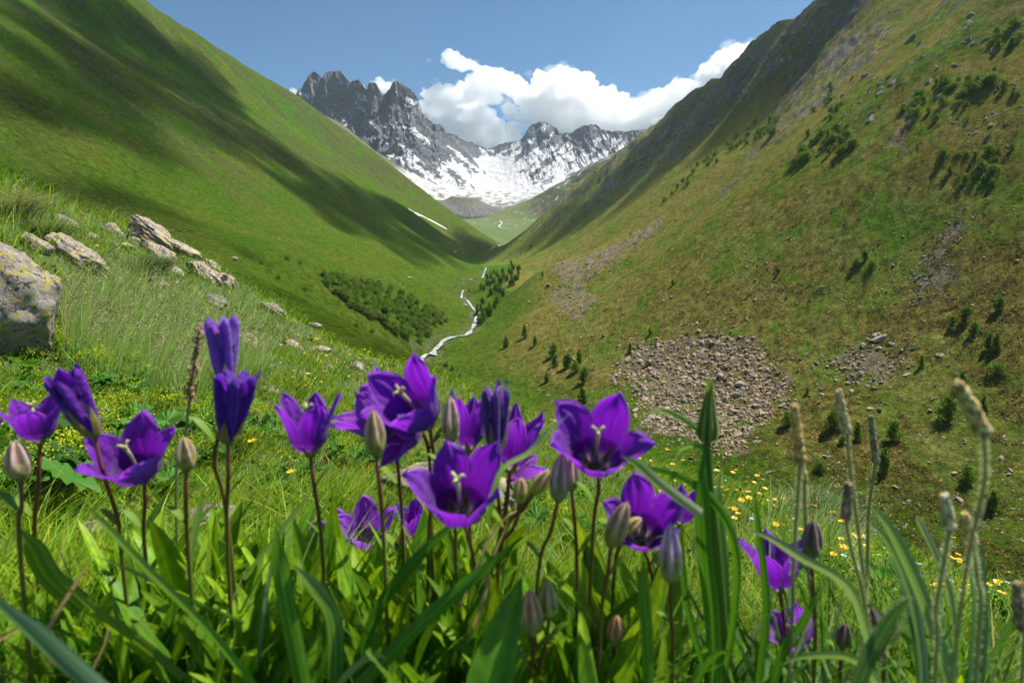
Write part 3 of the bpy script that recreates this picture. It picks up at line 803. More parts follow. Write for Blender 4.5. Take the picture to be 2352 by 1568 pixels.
# ------------------------------------------------------------------ leaves, crowns, stones
def leaf_mat(name, trans=0.35, rough=0.55, spec=0.3, sheen=0.0, tint=(1, 1, 1), noise=None):
    m, nt, b = mat(name)
    col = vcol(nt)
    if noise: col = mixc(nt, 1.0, col, ramp(nt, noise_n(nt, noise, 5, 0.6, coords(nt)), [(0.3, (.72, .75, .7)), (0.7, (1.22, 1.2, 1.2))]), 'MULTIPLY')
    nt.links.new(col, b.inputs['Base Color'])
    b.inputs['Roughness'].default_value = rough; b.inputs['Specular IOR Level'].default_value = spec
    if sheen: b.inputs['Sheen Weight'].default_value = sheen; b.inputs['Sheen Roughness'].default_value = 0.4
    tr = nt.nodes.new('ShaderNodeBsdfTranslucent'); mx = nt.nodes.new('ShaderNodeMixShader')
    nt.links.new(mixc(nt, 1.0, col, (*tint, 1), 'MULTIPLY'), tr.inputs[0])
    mx.inputs[0].default_value = trans
    nt.links.new(b.outputs[0], mx.inputs[1]); nt.links.new(tr.outputs[0], mx.inputs[2])
    nt.links.new(mx.outputs[0], nt.nodes["Material Output"].inputs['Surface'])
    return m
M_LEAF = leaf_mat("foliage", 0.35, 0.6, 0.2, tint=(1.3, 1.25, .7))
M_BARK, _nt, _b = mat("bark"); _b.inputs['Base Color'].default_value = (.10, .075, .05, 1); _b.inputs['Roughness'].default_value = .9
bump(_nt, _b, noise_n(_nt, 14, 5, .7, coords(_nt)), .6, .03)

def quads_at(c, size, rs, col, flat=0.0):
    """n randomly turned leaf quads at centres c (n,3); returns verts, quads, colours"""
    n = len(c)
    a = rs.normal(size=(n, 3)); a[:, 2] *= (1 - flat); a /= np.linalg.norm(a, axis=1)[:, None]
    b = rs.normal(size=(n, 3)); b -= (a * b).sum(1)[:, None] * a; b /= np.linalg.norm(b, axis=1)[:, None]
    s = np.broadcast_to(np.asarray(size, float), (n,))[:, None]
    V = np.stack([c - a * s, c - b * s * .55, c + a * s, c + b * s * .55], 1).reshape(-1, 3)
    q = np.arange(n * 4).reshape(-1, 4)
    return V, q, np.repeat(np.broadcast_to(col, (n, 3)), 4, axis=0)

def crown_points(n, w, h, rs, shape="egg", clumps=9, z0=0.12):
    cl = []
    for k in range(clumps):
        t = (k + .5) / clumps
        zz = z0 + (1 - z0) * t
        rr = {"egg": math.sin(math.pi * min(1, (t * .86 + .12))) ** .8, "cone": (1 - t) ** .75 * .95 + .08, "dome": math.sqrt(max(0, 1 - (t * .95) ** 2))}[shape]
        m_ = 1 + int(3 * rr)
        for j in range(m_):
            a = rs.uniform(0, 2 * math.pi); q = rr * rs.uniform(.25, .72)
            cl.append((q * w / 2 * math.cos(a), q * w / 2 * math.sin(a), zz * h, w * rs.uniform(.13, .24) * (0.6 + .6 * rr)))
    cl = np.array(cl)
    i = rs.randint(0, len(cl), n)
    d = rs.normal(size=(n, 3)); d /= np.linalg.norm(d, axis=1)[:, None]
    r = cl[i, 3] * rs.uniform(.55, 1.12, n)
    p = cl[i, :3] + d * r[:, None] * np.array([1, 1, .85 * h / w if h > w else .8]).clip(0.5, 1.3)
    br = .72 + .5 * rs.rand(len(cl))[i]
    return p, br

def make_tree_meshes(seed, w, h, n, base, shape, leaf, clumps=9):
    rs = np.random.RandomState(seed)
    p, br = crown_points(n, w, h, rs, shape, clumps)
    p[:, 2] = np.maximum(p[:, 2], .05)
    col = np.array(base)[None, :] * br[:, None] * rs.uniform(.75, 1.3, (n, 1)) * np.array([1, 1, 1]) + rs.uniform(-.008, .012, (n, 1)) * np.array([1.2, .6, 0])
    mb = MB(); V, q, c = quads_at(p, rs.uniform(.6, 1.25, n) * leaf, rs, np.clip(col, .004, 1)); mb.add(V, q, None, c)
    crown = mb.mesh("crown", False); crown.materials.append(M_LEAF)
    tb = MB()
    tube(tb, [(0, 0, -.5), (.03 * w, 0, h * .3), (0, .03 * w, h * .62), (0, 0, h * .9)], [w * .045, w * .032, w * .018, w * .006], 6, (1, 1, 1))
    for k in range(4):
        a = k * 1.7 + seed; z = h * (.25 + .13 * k)
        tube(tb, [(0, 0, z), (w * .2 * math.cos(a), w * .2 * math.sin(a), z + h * .1), (w * .36 * math.cos(a), w * .36 * math.sin(a), z + h * .15)], [w * .016, w * .010, w * .004], 5, (1, 1, 1))
    trunk = tb.mesh("trunk"); trunk.materials.append(M_BARK)
    return crown, trunk
# unit trees: 1 m tall, scaled when placed
G1 = (.10, .195, .010); G2 = (.068, .15, .010); G3 = (.105, .20, .010); G4 = (.12, .18, .02); G5 = (.095, .185, .010)
TREES = {"cone": [make_tree_meshes(21 + k, .62, 1.0, 1100, G2 if k % 2 else G1, "cone", .045) for k in range(3)],
         "egg": [make_tree_meshes(31 + k, .78, 1.0, 1200, (G1, G3, G2)[k], "egg", .046) for k in range(3)],
         "shrub": [make_tree_meshes(41 + k, 1.5, 1.0, 800, (G3, G5, G4, G5)[k], "dome", .07, 6) for k in range(4)],
         "low": [make_tree_meshes(51 + k, 3.0, 1.0, 520, (G4, G1)[k], "dome", .13, 4) for k in range(2)]}
def plant_tree(u, v, hpx, kind, name, label, cat, group, i=0, rmin=30, maxh=9.0):
    h = cast(u, v, rmin)
    if h is None: return None
    d = h[1]
    H_ = min(hpx * d / F, maxh)
    root = empty(name, (h[0], h[1], h[2] - .02 * H_), random.uniform(0, 6.28))
    tag(root, label, cat, group)
    ms = TREES[kind][i % len(TREES[kind])]
    for nm, me_ in zip(("crown", "trunk"), ms):
        o = bpy.data.objects.new(nm, me_); link(o, root); o.scale = (H_ * random.uniform(.85, 1.15), H_ * random.uniform(.85, 1.15), H_)
    return root

# trees one can tell apart on the lower right slope
T_LIST = [(1205, 776, 29, "cone", "small dark conifer left of the three standing above the bush group"), (1162, 798, 26, "cone", "round dark conifer nearest the stream bend"), (1229, 794, 25, "cone", "small dark conifer right of the pair above the bush group"),
          (1271, 819, 32, "egg", "green tree at the upper left of the bush group"), (1275, 842, 30, "egg", "green tree in the middle left of the bush group"), (1304, 845, 38, "egg", "widest leafy tree at the heart of the bush group"),
          (1330, 832, 30, "cone", "dark tree on the upper right edge of the bush group"), (1322, 856, 29, "egg", "green tree on the right side of the bush group"), (1342, 880, 38, "egg", "leafy tree standing against the left edge of the big scree"),
          (1256, 878, 26, "egg", "small tree at the lower left end of the bush group"), (1337, 928, 50, "cone", "tall tree just above the purple flower at the foot of the scree"), (1447, 810, 24, "cone", "lone sapling on the left edge of the big scree"),
          (1493, 768, 16, "egg", "tiny sapling above the big scree"), (1807, 980, 38, "egg", "green birch left of the tall brown plantain head"), (1912, 990, 52, "egg", "bright green birch between two plantain heads"),
          (1968, 1012, 46, "cone", "slim dark birch right of the pale plantain head"), (2051, 1012, 50, "egg", "dense round birch on the right slope below two pale boulders"), (2028, 1090, 78, "cone", "tallest birch of the lower right slope"),
          (2175, 966, 60, "egg", "dark round birch left of the blurred plantain head"), (2209, 892, 40, "cone", "slim birch behind the big plantain head"), (2257, 950, 44, "cone", "birch half hidden by the big plantain head"),
          (2116, 842, 27, "cone", "small pointed birch right of the broken rocks"), (2187, 750, 26, "egg", "small birch left of a close group of three"), (2218, 740, 38, "egg", "upper birch of a close group of three"),
          (2236, 771, 34, "egg", "lower right birch of a close group of three"), (2270, 802, 38, "cone", "left trunk of the twin dark birches"), (2288, 806, 43, "cone", "right trunk of the twin dark birches"),
          (2294, 712, 32, "egg", "feathery birch near the right edge above the twin birches"), (2289, 862, 30, "shrub", "round bush near the right edge below the twin birches"), (1883, 1080, 28, "shrub", "round green bush at the right of the brown plantain head"),
          (1935, 1020, 22, "egg", "small birch under the bright green birch"), (2222, 1110, 46, "egg", "birch behind the lower plantain heads"), (2278, 1172, 52, "cone", "dark birch above the right end of the meadow"), (2262, 1168, 40, "egg", "leafy birch beside the dark birch above the meadow end"),
          (1854, 905, 16, "egg", "tiny birch right of the big scree"), (1985, 598, 24, "egg", "upper birch of a bush group on the middle right slope"), (1965, 612, 20, "shrub", "bush left in a group on the middle right slope"), (2003, 615, 18, "shrub", "bush right in a group on the middle right slope"),
          (1787, 628, 14, "egg", "tiny lone birch on the middle right slope"), (1545, 655, 13, "egg", "tiny birch on the open grass above the scree"), (1246, 636, 12, "cone", "tiny tree on the grassy spur"), (1220, 570, 16, "shrub", "dark bush cluster on the sunlit spur edge")]
for i, (u, v, hp, kind, lab) in enumerate(T_LIST):
    plant_tree(u, v, hp, kind, "birch_tree" if kind != "shrub" else "bush", lab, "tree" if kind != "shrub" else "bush", "trees and bushes scattered on the right slope", i)

rs = np.random.RandomState(5)
def in_poly(poly, n, rs=rs):
    pu = [p[0] for p in poly]; pv = [p[1] for p in poly]; out = []
    while len(out) < n:
        u = rs.uniform(min(pu), max(pu)); v = rs.uniform(min(pv), max(pv))
        if poly_mask(np.array([u]), np.array([v]), poly)[0]: out.append((u, v))
    return out
for i, (u, v) in enumerate(in_poly([(1088, 705), (1105, 650), (1160, 605), (1195, 612), (1190, 650), (1150, 690), (1118, 745), (1100, 752)], 58)):
    plant_tree(u, v, rs.uniform(16, 27), ("egg", "cone", "egg")[i % 3], "birch_tree", "young green birch in the small wood on the spur above the stream", "tree", "birches of the small wood on the spur above the stream", i)
for i, (u, v) in enumerate(in_poly([(735, 632), (800, 640), (880, 655), (960, 690), (1035, 735), (985, 770), (975, 800), (905, 765), (830, 722), (760, 670)], 215)):
    plant_tree(u, v, rs.uniform(13, 29), "shrub", "bush", "round green bush in the thicket of the left gully", "bush", "bushes of the thicket in the left gully", i, maxh=5)
for i, (u, v, hp) in enumerate([(470, 640, 12), (497, 652, 10), (610, 668, 10), (645, 680, 9), (700, 668, 10), (540, 690, 9), (640, 640, 9), (575, 655, 8), (855, 765, 12), (820, 752, 10), (1025, 840, 14), (1055, 872, 14), (1040, 848, 12), (660, 598, 9), (690, 606, 8), (780, 640, 12), (600, 607, 7)]):
    plant_tree(u, v, hp, "shrub", "bush", "low lone bush on the open grass of the left slope", "bush", "lone bushes dotted on the left slope", i, maxh=3)
UP = [([(1690, 330), (1745, 270), (1790, 255), (1810, 290), (1760, 320), (1700, 345)], 26, "bright green bush in the row under the crags of the right slope"),
      ([(1640, 350), (1700, 300), (1720, 340), (1590, 420), (1520, 470), (1600, 380)], 24, "dark bush at the foot of the shaded far cliff"),
      ([(1850, 300), (1960, 290), (1960, 350), (1880, 370), (1790, 390), (1760, 370), (1830, 340)], 25, "bright green bush in the patch below the middle crag"),
      ([(2060, 260), (2160, 180), (2250, 160), (2350, 170), (2350, 240), (2250, 260), (2150, 290)], 36, "leafy green bush among the upper right crags"),
      ([(2150, 340), (2330, 330), (2352, 420), (2240, 440), (2170, 400)], 18, "dark low bush below the upper right crags"),
      ([(2270, 60), (2340, 60), (2345, 110), (2290, 115)], 7, "leafy bush high near the top right corner"),
      ([(1840, 250), (1900, 200), (1980, 230), (1900, 290)], 9, "small bush on the ledges of the middle crag")]
for poly, n, lab in UP:
    for i, (u, v) in enumerate(in_poly(poly, n)):
        plant_tree(u, v, rs.uniform(10, 24), ("shrub", "egg", "shrub")[i % 3], "mountain_shrub", lab, "shrub", lab.replace("bush ", "bushes ", 1), i, maxh=6)

# low junipers and dwarf shrubs: ground cover nobody could count
def cover_patch(name, label, n, poly_uv, size, base_cols, seed, leaf_n=22, test=None):
    rs = np.random.RandomState(seed)
    pts = in_poly(poly_uv, n, rs); C = []; S = []; K_ = []
    for (u, v) in pts:
        h = cast(u, v, 60)
        if h is None: continue
        if test is not None and not test(h): continue
        C.append(h); S.append(rs.uniform(*size)); K_.append(rs.randint(len(base_cols)))
    C = np.array(C); S = np.array(S); K_ = np.array(K_)
    cc = np.array(base_cols)[K_] * rs.uniform(.7, 1.3, (len(C), 1))
    d = rs.normal(size=(len(C), leaf_n, 3)); d /= np.linalg.norm(d, axis=2)[..., None]; d *= rs.uniform(.3, 1, (len(C), leaf_n, 1)) ** .5
    d[..., 2] = np.abs(d[..., 2]) * .42
    p = C[:, None, :] + d * S[:, None, None]
    p[..., 2] = np.maximum(p[..., 2], 0 * p[..., 2] + (ground(p[..., 0].ravel(), p[..., 1].ravel()).reshape(p.shape[:2]) + .02))
    col = (cc[:, None, :] * rs.uniform(.6, 1.4, (len(C), leaf_n, 1))).reshape(-1, 3)
    mb = MB(); V, q, c = quads_at(p.reshape(-1, 3), np.repeat(S, leaf_n) * rs.uniform(.12, .26, len(C) * leaf_n), rs, col, .3); mb.add(V, q, None, c)
    tag(mb.build(name, M_LEAF, None, False), label, kind="stuff")
RIGHT_POLY = [(1160, 700), (1300, 560), (1520, 440), (1700, 330), (2352, 250), (2352, 1370), (2100, 1280), (1500, 1060), (1240, 930), (1130, 860)]
def heath_here(h):
    return fbm(np.array([h[0] / 42]), np.array([h[1] / 42]), 4, 111)[0] + .7 * fbm(np.array([h[0] / 5]), np.array([h[1] / 11]), 4, 113)[0] > -.08
cover_patch("heath_ground_cover", "rusty olive dwarf shrubs covering the right slope", 13000, RIGHT_POLY, (.5, 1.5), [(.170, .115, .025), (.135, .110, .025), (.085, .100, .015), (.200, .135, .025), (.060, .075, .012)], 61, 20, heath_here)
cover_patch("grassy_ground_cover", "bright grass tufts between the stones of the right slope", 8000, RIGHT_POLY, (.4, 1.0), [(.085, .170, .010), (.110, .180, .015), (.050, .110, .008)], 62, 16)

# ------------------------------------------------------------------ stones of the right slope
def stone_mat(name, base, spots, scale=1.0):
    m, nt, b = mat(name); c = coords(nt)
    oi = nt.nodes.new('ShaderNodeObjectInfo')
    col = ramp(nt, noise_n(nt, 2.2 * scale, 8, .7, c), [(.32, tuple(x * .5 for x in base)), (.5, base), (.72, tuple(min(1, x * 1.45) for x in base))])
    v = nt.nodes.new('ShaderNodeTexVoronoi'); v.inputs['Scale'].default_value = 5 * scale; nt.links.new(c, v.inputs['Vector'])
    col = mixc(nt, ramp(nt, noise_n(nt, 3.4 * scale, 5, .6, c, 1), [(.58, 0.0), (.64, 1.0)]), col, spots)
    nt.links.new(col, b.inputs['Base Color']); b.inputs['Roughness'].default_value = .9; b.inputs['Specular IOR Level'].default_value = .2
    bump(nt, b, noise_n(nt, 6 * scale, 8, .75, c), .9, .06 / scale)
    return m
M_STONE = stone_mat("scree_stone", (.31, .235, .165), (.16, .12, .075))
M_STONE_G = stone_mat("grey_stone", (.31, .27, .22), (.15, .13, .10))
def stone_unit(seed, sub=2):
    """angular block about 1 m across: a sphere cut by random planes"""
    rs = np.random.RandomState(seed); v, f = {1: ICO1, 2: ICO2, 3: ICO3}[sub]; v = v.copy()
    for k in range(12):
        n = rs.normal(size=3); n /= np.linalg.norm(n); d = rs.uniform(.35, .7)
        over = np.maximum(v @ n - d, 0); v -= over[:, None] * n
    v *= np.array([rs.uniform(.75, 1.15), rs.uniform(.6, .95), rs.uniform(.25, .6)]) * .6
    return v, f
UNITS = [stone_unit(70 + k, 2) for k in range(10)]
UNITS1 = [stone_unit(90 + k, 1) for k in range(10)]
def rotz_m(a, tx, ty):
    ca, sa = math.cos(a), math.sin(a); R = np.array([[ca, -sa, 0], [sa, ca, 0], [0, 0, 1]])
    Rx = np.array([[1, 0, 0], [0, math.cos(tx), -math.sin(tx)], [0, math.sin(tx), math.cos(tx)]])
    Ry = np.array([[math.cos(ty), 0, math.sin(ty)], [0, 1, 0], [-math.sin(ty), 0, math.cos(ty)]])
    return R @ Rx @ Ry
def jit(poly, k): return poly
rs = np.random.RandomState(99)
ST = []
for poly, n, a, b_ in ((SCREE[0], 6400, 4, 15), ([(1520, 775), (1600, 700), (1760, 630), (1850, 620), (1830, 670), (1740, 740), (1720, 790)], 260, 3, 9), ([(1780, 800), (1900, 800), (1900, 900), (1800, 960)], 160, 4, 10), (SCREE[1], 700, 3, 7), (SCREE[2], 330, 4, 9), (SCREE[3], 330, 6, 15), (SCREE[4], 520, 4, 9), (SCREE[5], 90, 3, 7)):
    for (u, v) in in_poly(poly, n, rs):
        k_ = 2.6 if rs.rand() < .25 else 1; uj = u + rs.normal() * 13 * k_; vj = v + rs.normal() * 8 * k_
        if n > 4000 and fbm(np.array([u / 75.]), np.array([v / 32.]), 3, 5)[0] + .9 * (abs(u - 1610) / 210) ** 3 + .5 * (abs(v - 900) / 150) ** 4 - .55 > .42 * rs.rand(): continue
        ST.append((uj, vj, (a * .6 + (b_ - a * .6) * rs.rand() ** 2.6) * (.65 + .45 * (v / 1000)) * (1.9 if rs.rand() < .06 else 1)))
for (u, v) in in_poly([(1200, 760), (1260, 640), (1560, 560), (1900, 480), (2352, 420), (2352, 1330), (2050, 1230), (1560, 1060), (1260, 930)], 4200, rs):
    if perlin(np.array([u / 90.]), np.array([v / 45.]), 8)[0] < -.05 and rs.rand() < .75: continue
    ST.append((u, v, rs.uniform(3, 8) * (.5 + .6 * (v / 1000)) * (1.6 if rs.rand() < .1 else 1)))
BIGS = [(2020, 778, 50), (2010, 770, 26), (2046, 790, 26), (1982, 793, 16), (1998, 938, 24), (2020, 940, 26), (2208, 1150, 30), (1768, 1085, 24), (1900, 1050, 24), (1640, 975, 22), (1690, 1000, 34), (1560, 1010, 16), (2190, 755, 24), (2158, 815, 26),
        (2145, 915, 20), (1888, 905, 20), (1915, 832, 16), (2085, 860, 22), (2320, 1080, 26), (2300, 1050, 24), (2190, 1085, 22), (1215, 693, 10), (1128, 880, 10), (1135, 884, 8), (1525, 690, 12), (2095, 800, 22), (2225, 790, 16), (1955, 900, 18), (2230, 1200, 12), (2110, 1160, 20), (2090, 1150, 16), (2060, 1120, 18)]
for b in BIGS: ST.append((*b, 1) if False else b)
hits = []
for (u, v, px) in ST:
    h = cast(u, v, 60)
    if h is None: continue
    hits.append((h, px * h[1] / F, px))
order = sorted(range(len(hits)), key=lambda i: -hits[i][2])
big = order[:296]; small = order[296:]
stone_meshes = []
for k in range(10):
    me_ = new_mesh("boulder", UNITS[k][0], None, UNITS[k][1], None, False); me_.materials.append(M_STONE if k % 3 else M_STONE_G); stone_meshes.append(me_)
for j, i in enumerate(big):
    (x, y, z), s, px = hits[i]
    o = bpy.data.objects.new("boulder", stone_meshes[j % 10]); link(o)
    o.location = (x, y, z - .02 * s); o.scale = (s, s, s); o.rotation_euler = (rs.uniform(-.3, .3), rs.uniform(-.6, .0), rs.uniform(0, 6.28))
    tag(o, "pale angular boulder lying on the stony right hand slope", "boulder", "boulders scattered over the right slope and its scree")
mb = MB()
for i in small:
    (x, y, z), s, px = hits[i]
    v, f = (UNITS1 if px < 9 else UNITS)[i % 10]
    mb.add(v @ rotz_m(rs.uniform(0, 6.28), rs.uniform(-.4, .4), rs.uniform(-.6, .2)).T * s + np.array([x, y, z + .01 * s]), None, f)
tag(mb.build("scree", M_STONE, None, False), "field of broken brown grey stones on the right slope", kind="stuff")
# bare crags of the cliffs: bedrock, half buried
CRAGS = [([(1450, 370), (1560, 250), (1700, 130), (1800, 60), (1900, 0), (2000, 0), (1900, 90), (1800, 170), (1690, 260), (1560, 360), (1430, 450), (1400, 430)], 620, 8, 30),
         ([(1850, 300), (1900, 210), (2010, 140), (2120, 60), (2352, 0), (2352, 130), (2200, 170), (2080, 240), (1960, 300), (1880, 340)], 300, 8, 34),
         ([(2150, 200), (2352, 130), (2352, 330), (2240, 320), (2150, 270)], 120, 8, 34), ([(2200, 330), (2340, 300), (2350, 380), (2220, 400)], 40, 8, 26),
         ([(1960, 190), (2060, 140), (2070, 190), (1980, 240)], 60, 8, 26)]
mb = MB(); rs = np.random.RandomState(123)
for poly, n, a, b_ in CRAGS:
    for (u, v) in in_poly(poly, n, rs):
        if perlin(np.array([u / 38. + v / 60.]), np.array([v / 30.]), 15)[0] < .06: continue
        h = cast(u, v, 60)
        if h is None: continue
        s = (a + (b_ - a) * rs.rand() ** 1.6) * h[1] / F
        vv, f = UNITS[rs.randint(10)]
        vv = vv * np.array([1.25, .8, 1.1])
        mb.add(vv @ rotz_m(rs.normal(.3, .5), rs.uniform(-.4, .4), rs.uniform(-1.2, -.5)).T * s + np.array([h[0], h[1], h[2] - .26 * s]), None, f)
tag(mb.build("crags", stone_mat("crag_rock", (.17, .15, .13), (.07, .08, .02), .16), None, False), "dark grey crags breaking through the upper right slope", "crag", kind="structure")
# a few stones in and beside the stream, and on the left slope
for j, (u, v, px) in enumerate([(1043, 776, 5), (1037, 787, 5), (1010, 806, 6), (1068, 702, 14), (1062, 640, 8), (1080, 668, 10), (1092, 640, 8), (940, 640, 14), (918, 652, 7), (1012, 822, 7), (985, 760, 5), (880, 585, 6), (510, 508, 6), (735, 525, 4), (1005, 610, 7)]):
    h = cast(u, v, 60)
    s = px * h[1] / F
    o = bpy.data.objects.new("boulder", stone_meshes[j % 10]); link(o); o.location = (h[0], h[1], h[2] + .15 * s); o.scale = (s, s, s); o.rotation_euler = (0, 0, j)
    tag(o, "grey boulder by the stream or on the grass left of it", "boulder", "boulders by the stream and on the left slope")

# ------------------------------------------------------------------ hikers on the trail
def person_mesh(stride, shirt, trousers, seed):
    """one continuous walking figure, 1.75 m"""
    import bmesh
    pts = {"pelvis": (0, 0, .95, .15), "waist": (0, .01, 1.12, .135), "chest": (0, 0, 1.34, .165), "neck": (0, -.01, 1.5, .06), "head0": (0, -.02, 1.58, .085), "head1": (0, -.02, 1.70, .08),
           "shl": (-.17, 0, 1.43, .07), "ell": (-.23, .06, 1.17, .048), "hal": (-.22, -.08, .98, .035), "shr": (.17, 0, 1.43, .07), "elr": (.23, .02, 1.16, .048), "har": (.22, -.16, 1.02, .035),
           "hil": (-.09, 0, .90, .10), "knl": (-.10, -.5 * stride, .50, .07), "anl": (-.10, -.32 * stride, .09, .045), "tol": (-.10, -.32 * stride - .14, .04, .04),
           "hir": (.09, 0, .90, .10), "knr": (.10, .10 * stride, .49, .07), "anr": (.10, .5 * stride, .12, .045), "tor": (.10, .5 * stride - .13, .05, .04)}
    ed = [("pelvis", "waist"), ("waist", "chest"), ("chest", "neck"), ("neck", "head0"), ("head0", "head1"), ("chest", "shl"), ("shl", "ell"), ("ell", "hal"), ("chest", "shr"), ("shr", "elr"), ("elr", "har"),
          ("pelvis", "hil"), ("hil", "knl"), ("knl", "anl"), ("anl", "tol"), ("pelvis", "hir"), ("hir", "knr"), ("knr", "anr"), ("anr", "tor")]
    ks = list(pts)
    me_ = bpy.data.meshes.new("body"); me_.from_pydata([pts[k][:3] for k in ks], [(ks.index(a), ks.index(b)) for a, b in ed], [])
    o = bpy.data.objects.new("tmp", me_); COL.objects.link(o)
    md = o.modifiers.new("skin", 'SKIN'); sv = me_.skin_vertices[0].data
    for i, k in enumerate(ks): sv[i].radius = (pts[k][3], pts[k][3]); sv[i].use_root = (k == "pelvis")
    sb = o.modifiers.new("s", 'SUBSURF'); sb.levels = 1; sb.render_levels = 1
    ev = o.evaluated_get(bpy.context.evaluated_depsgraph_get()); m2 = bpy.data.meshes.new_from_object(ev)
    COL.objects.unlink(o); bpy.data.objects.remove(o)
    n = len(m2.vertices); c = np.empty(n * 3, np.float32); m2.vertices.foreach_get("co", c); c = c.reshape(-1, 3)
    col = np.zeros((n, 4), np.float32); col[:, 3] = 1
    col[:, :3] = shirt; col[c[:, 2] < .93, :3] = trousers; col[c[:, 2] > 1.5, :3] = (.30, .17, .11); col[c[:, 2] > 1.68, :3] = (.05, .035, .02); col[c[:, 2] < .11, :3] = (.03, .025, .02)
    col[(np.abs(c[:, 0]) > .19) & (c[:, 2] < 1.08) & (c[:, 2] > .9), :3] = (.30, .17, .11)
    at = m2.color_attributes.new("Col", 'FLOAT_COLOR', 'POINT'); at.data.foreach_set("color", col.ravel())
    m2.polygons.foreach_set("use_smooth", np.ones(len(m2.polygons), bool)); m2.update()
    return m2
mcloth, nt, b = mat("clothing"); nt.links.new(vcol(nt), b.inputs['Base Color']); b.inputs['Roughness'].default_value = .85
PK = [((.25, .03, .03), (.03, .03, .04)), ((.10, .12, .20), (.02, .02, .03)), ((.05, .10, .18), (.03, .035, .05)), ((.10, .28, .40), (.04, .045, .06)), ((.08, .05, .05), (.03, .03, .03)), ((.05, .05, .06), (.04, .03, .02)), ((.55, .5, .5), (.05, .05, .08)), ((.6, .35, .4), (.06, .05, .06)),
      ((.35, .4, .5), (.05, .06, .1)), ((.5, .5, .52), (.06, .06, .08))]
PP = [(372, 527, "red jacket, leftmost of the pair beside the rocks"), (379, 528, "dark blue jacket beside the hiker in red"), (421, 528, "dark jacket, left of the pair on the bare path"), (432, 528, "light blue jacket on the bare path"),
      (598, 549, "dark clothes, first of the four on the middle trail"), (611, 550, "black clothes, second of the four on the middle trail"), (643, 553, "white top, third of the four on the middle trail"), (659, 555, "pink top, last of the four on the middle trail"),
      (817, 568, "blue top on the far trail, left of two"), (826, 569, "white top on the far trail, right of two")]
for i, (u, v, lab) in enumerate(PP):
    h = cast(u, v, 60); root = empty("person", h, 1.2 + .4 * math.sin(i * 2.1)); tag(root, "distant hiker with backpack, " + lab, "person", "hikers walking the trail on the left slope")
    me_ = person_mesh(.32 + .05 * (i % 3), *PK[i], i); me_.materials.append(mcloth); link(bpy.data.objects.new("body", me_), root)
    mb = MB(); v_, f_ = ICO2; bv = v_ * np.array([.15, .11, .26]); bv = np.sign(bv) * np.abs(bv) ** .85 * 1.0 * np.array([1, 1, 1]); mb.add(bv + np.array([0, .2, 1.27]), None, f_, PK[(i + 3) % 10][0])
    mb.build("backpack", mcloth, root)
# bare patch of the path by the hikers
pp = []
for u in np.linspace(386, 448, 14):
    h = cast(u, 531 + .8 * math.sin(u * .2), 60); pp.append((h[0], h[1], h[2] + .12))
pme = ribbon("path", pp, 1.5, "", lambda Y: 1.0)
m, nt, b = mat("path_earth"); b.inputs['Base Color'].default_value = (.16, .12, .09, 1); b.inputs['Roughness'].default_value = .95
bump(nt, b, noise_n(nt, 3, 5, .7, coords(nt)), .7, .1)
tag(obj("path", pme, m), kind="structure", label="bare earth path on the left slope")

# old snow left in the gullies
M_SNOW, nt, b = mat("old_snow"); b.inputs['Base Color'].default_value = (.50, .50, .52, 1); b.inputs['Roughness'].default_value = .8
bump(nt, b, noise_n(nt, .4, 5, .7, coords(nt)), .6, .5)
def snow_patch(pts, width, label, far=False):
    pp = []
    for u, v in pts:
        if far:
            x, z = ray(u, v); ys = np.linspace(2050, 3600, 600); gz = BT(x * ys, ys); i = int(np.argmax(gz >= z * ys)); pp.append((float(x) * ys[i], ys[i], float(z) * ys[i] + 3))
        else:
            h = cast(u, v, 60); pp.append((h[0], h[1], h[2] + 1.6))
    pp = catmull(pp, 30); n_ = len(pp)
    def wf(Y, c=[0]):
        c[0] += 1; return .25 + .9 * math.sin(math.pi * min(1, c[0] / n_)) ** .6
    o = obj("snow_patch", ribbon("snow_patch", pp, width, "", wf, (lambda x, y: BT(np.array([x]), np.array([y]))[0] + 2.5) if far else (lambda x, y: ground(x, y)[0] + .4)), M_SNOW); tag(o, kind="structure", label=label)
snow_patch([(938, 481), (960, 492), (985, 504), (1008, 516), (1026, 526)], 11, "thin tongue of old snow low on the left slope")
snow_patch([(1230, 519), (1239, 517), (1247, 516)], 16, "small snow patch at the foot of the far right slope", True)
snow_patch([(1148, 508), (1153, 514), (1146, 521), (1156, 526)], 7, "broken snow in the far stream bed", True)
# ------------------------------------------------------------------ the meadow on the knoll
M_GRASS = leaf_mat("grass_blades", 0.42, 0.5, 0.25, tint=(1.15, 1.1, .6))
M_SEED = leaf_mat("dry_grass", 0.25, 0.8, 0.1)

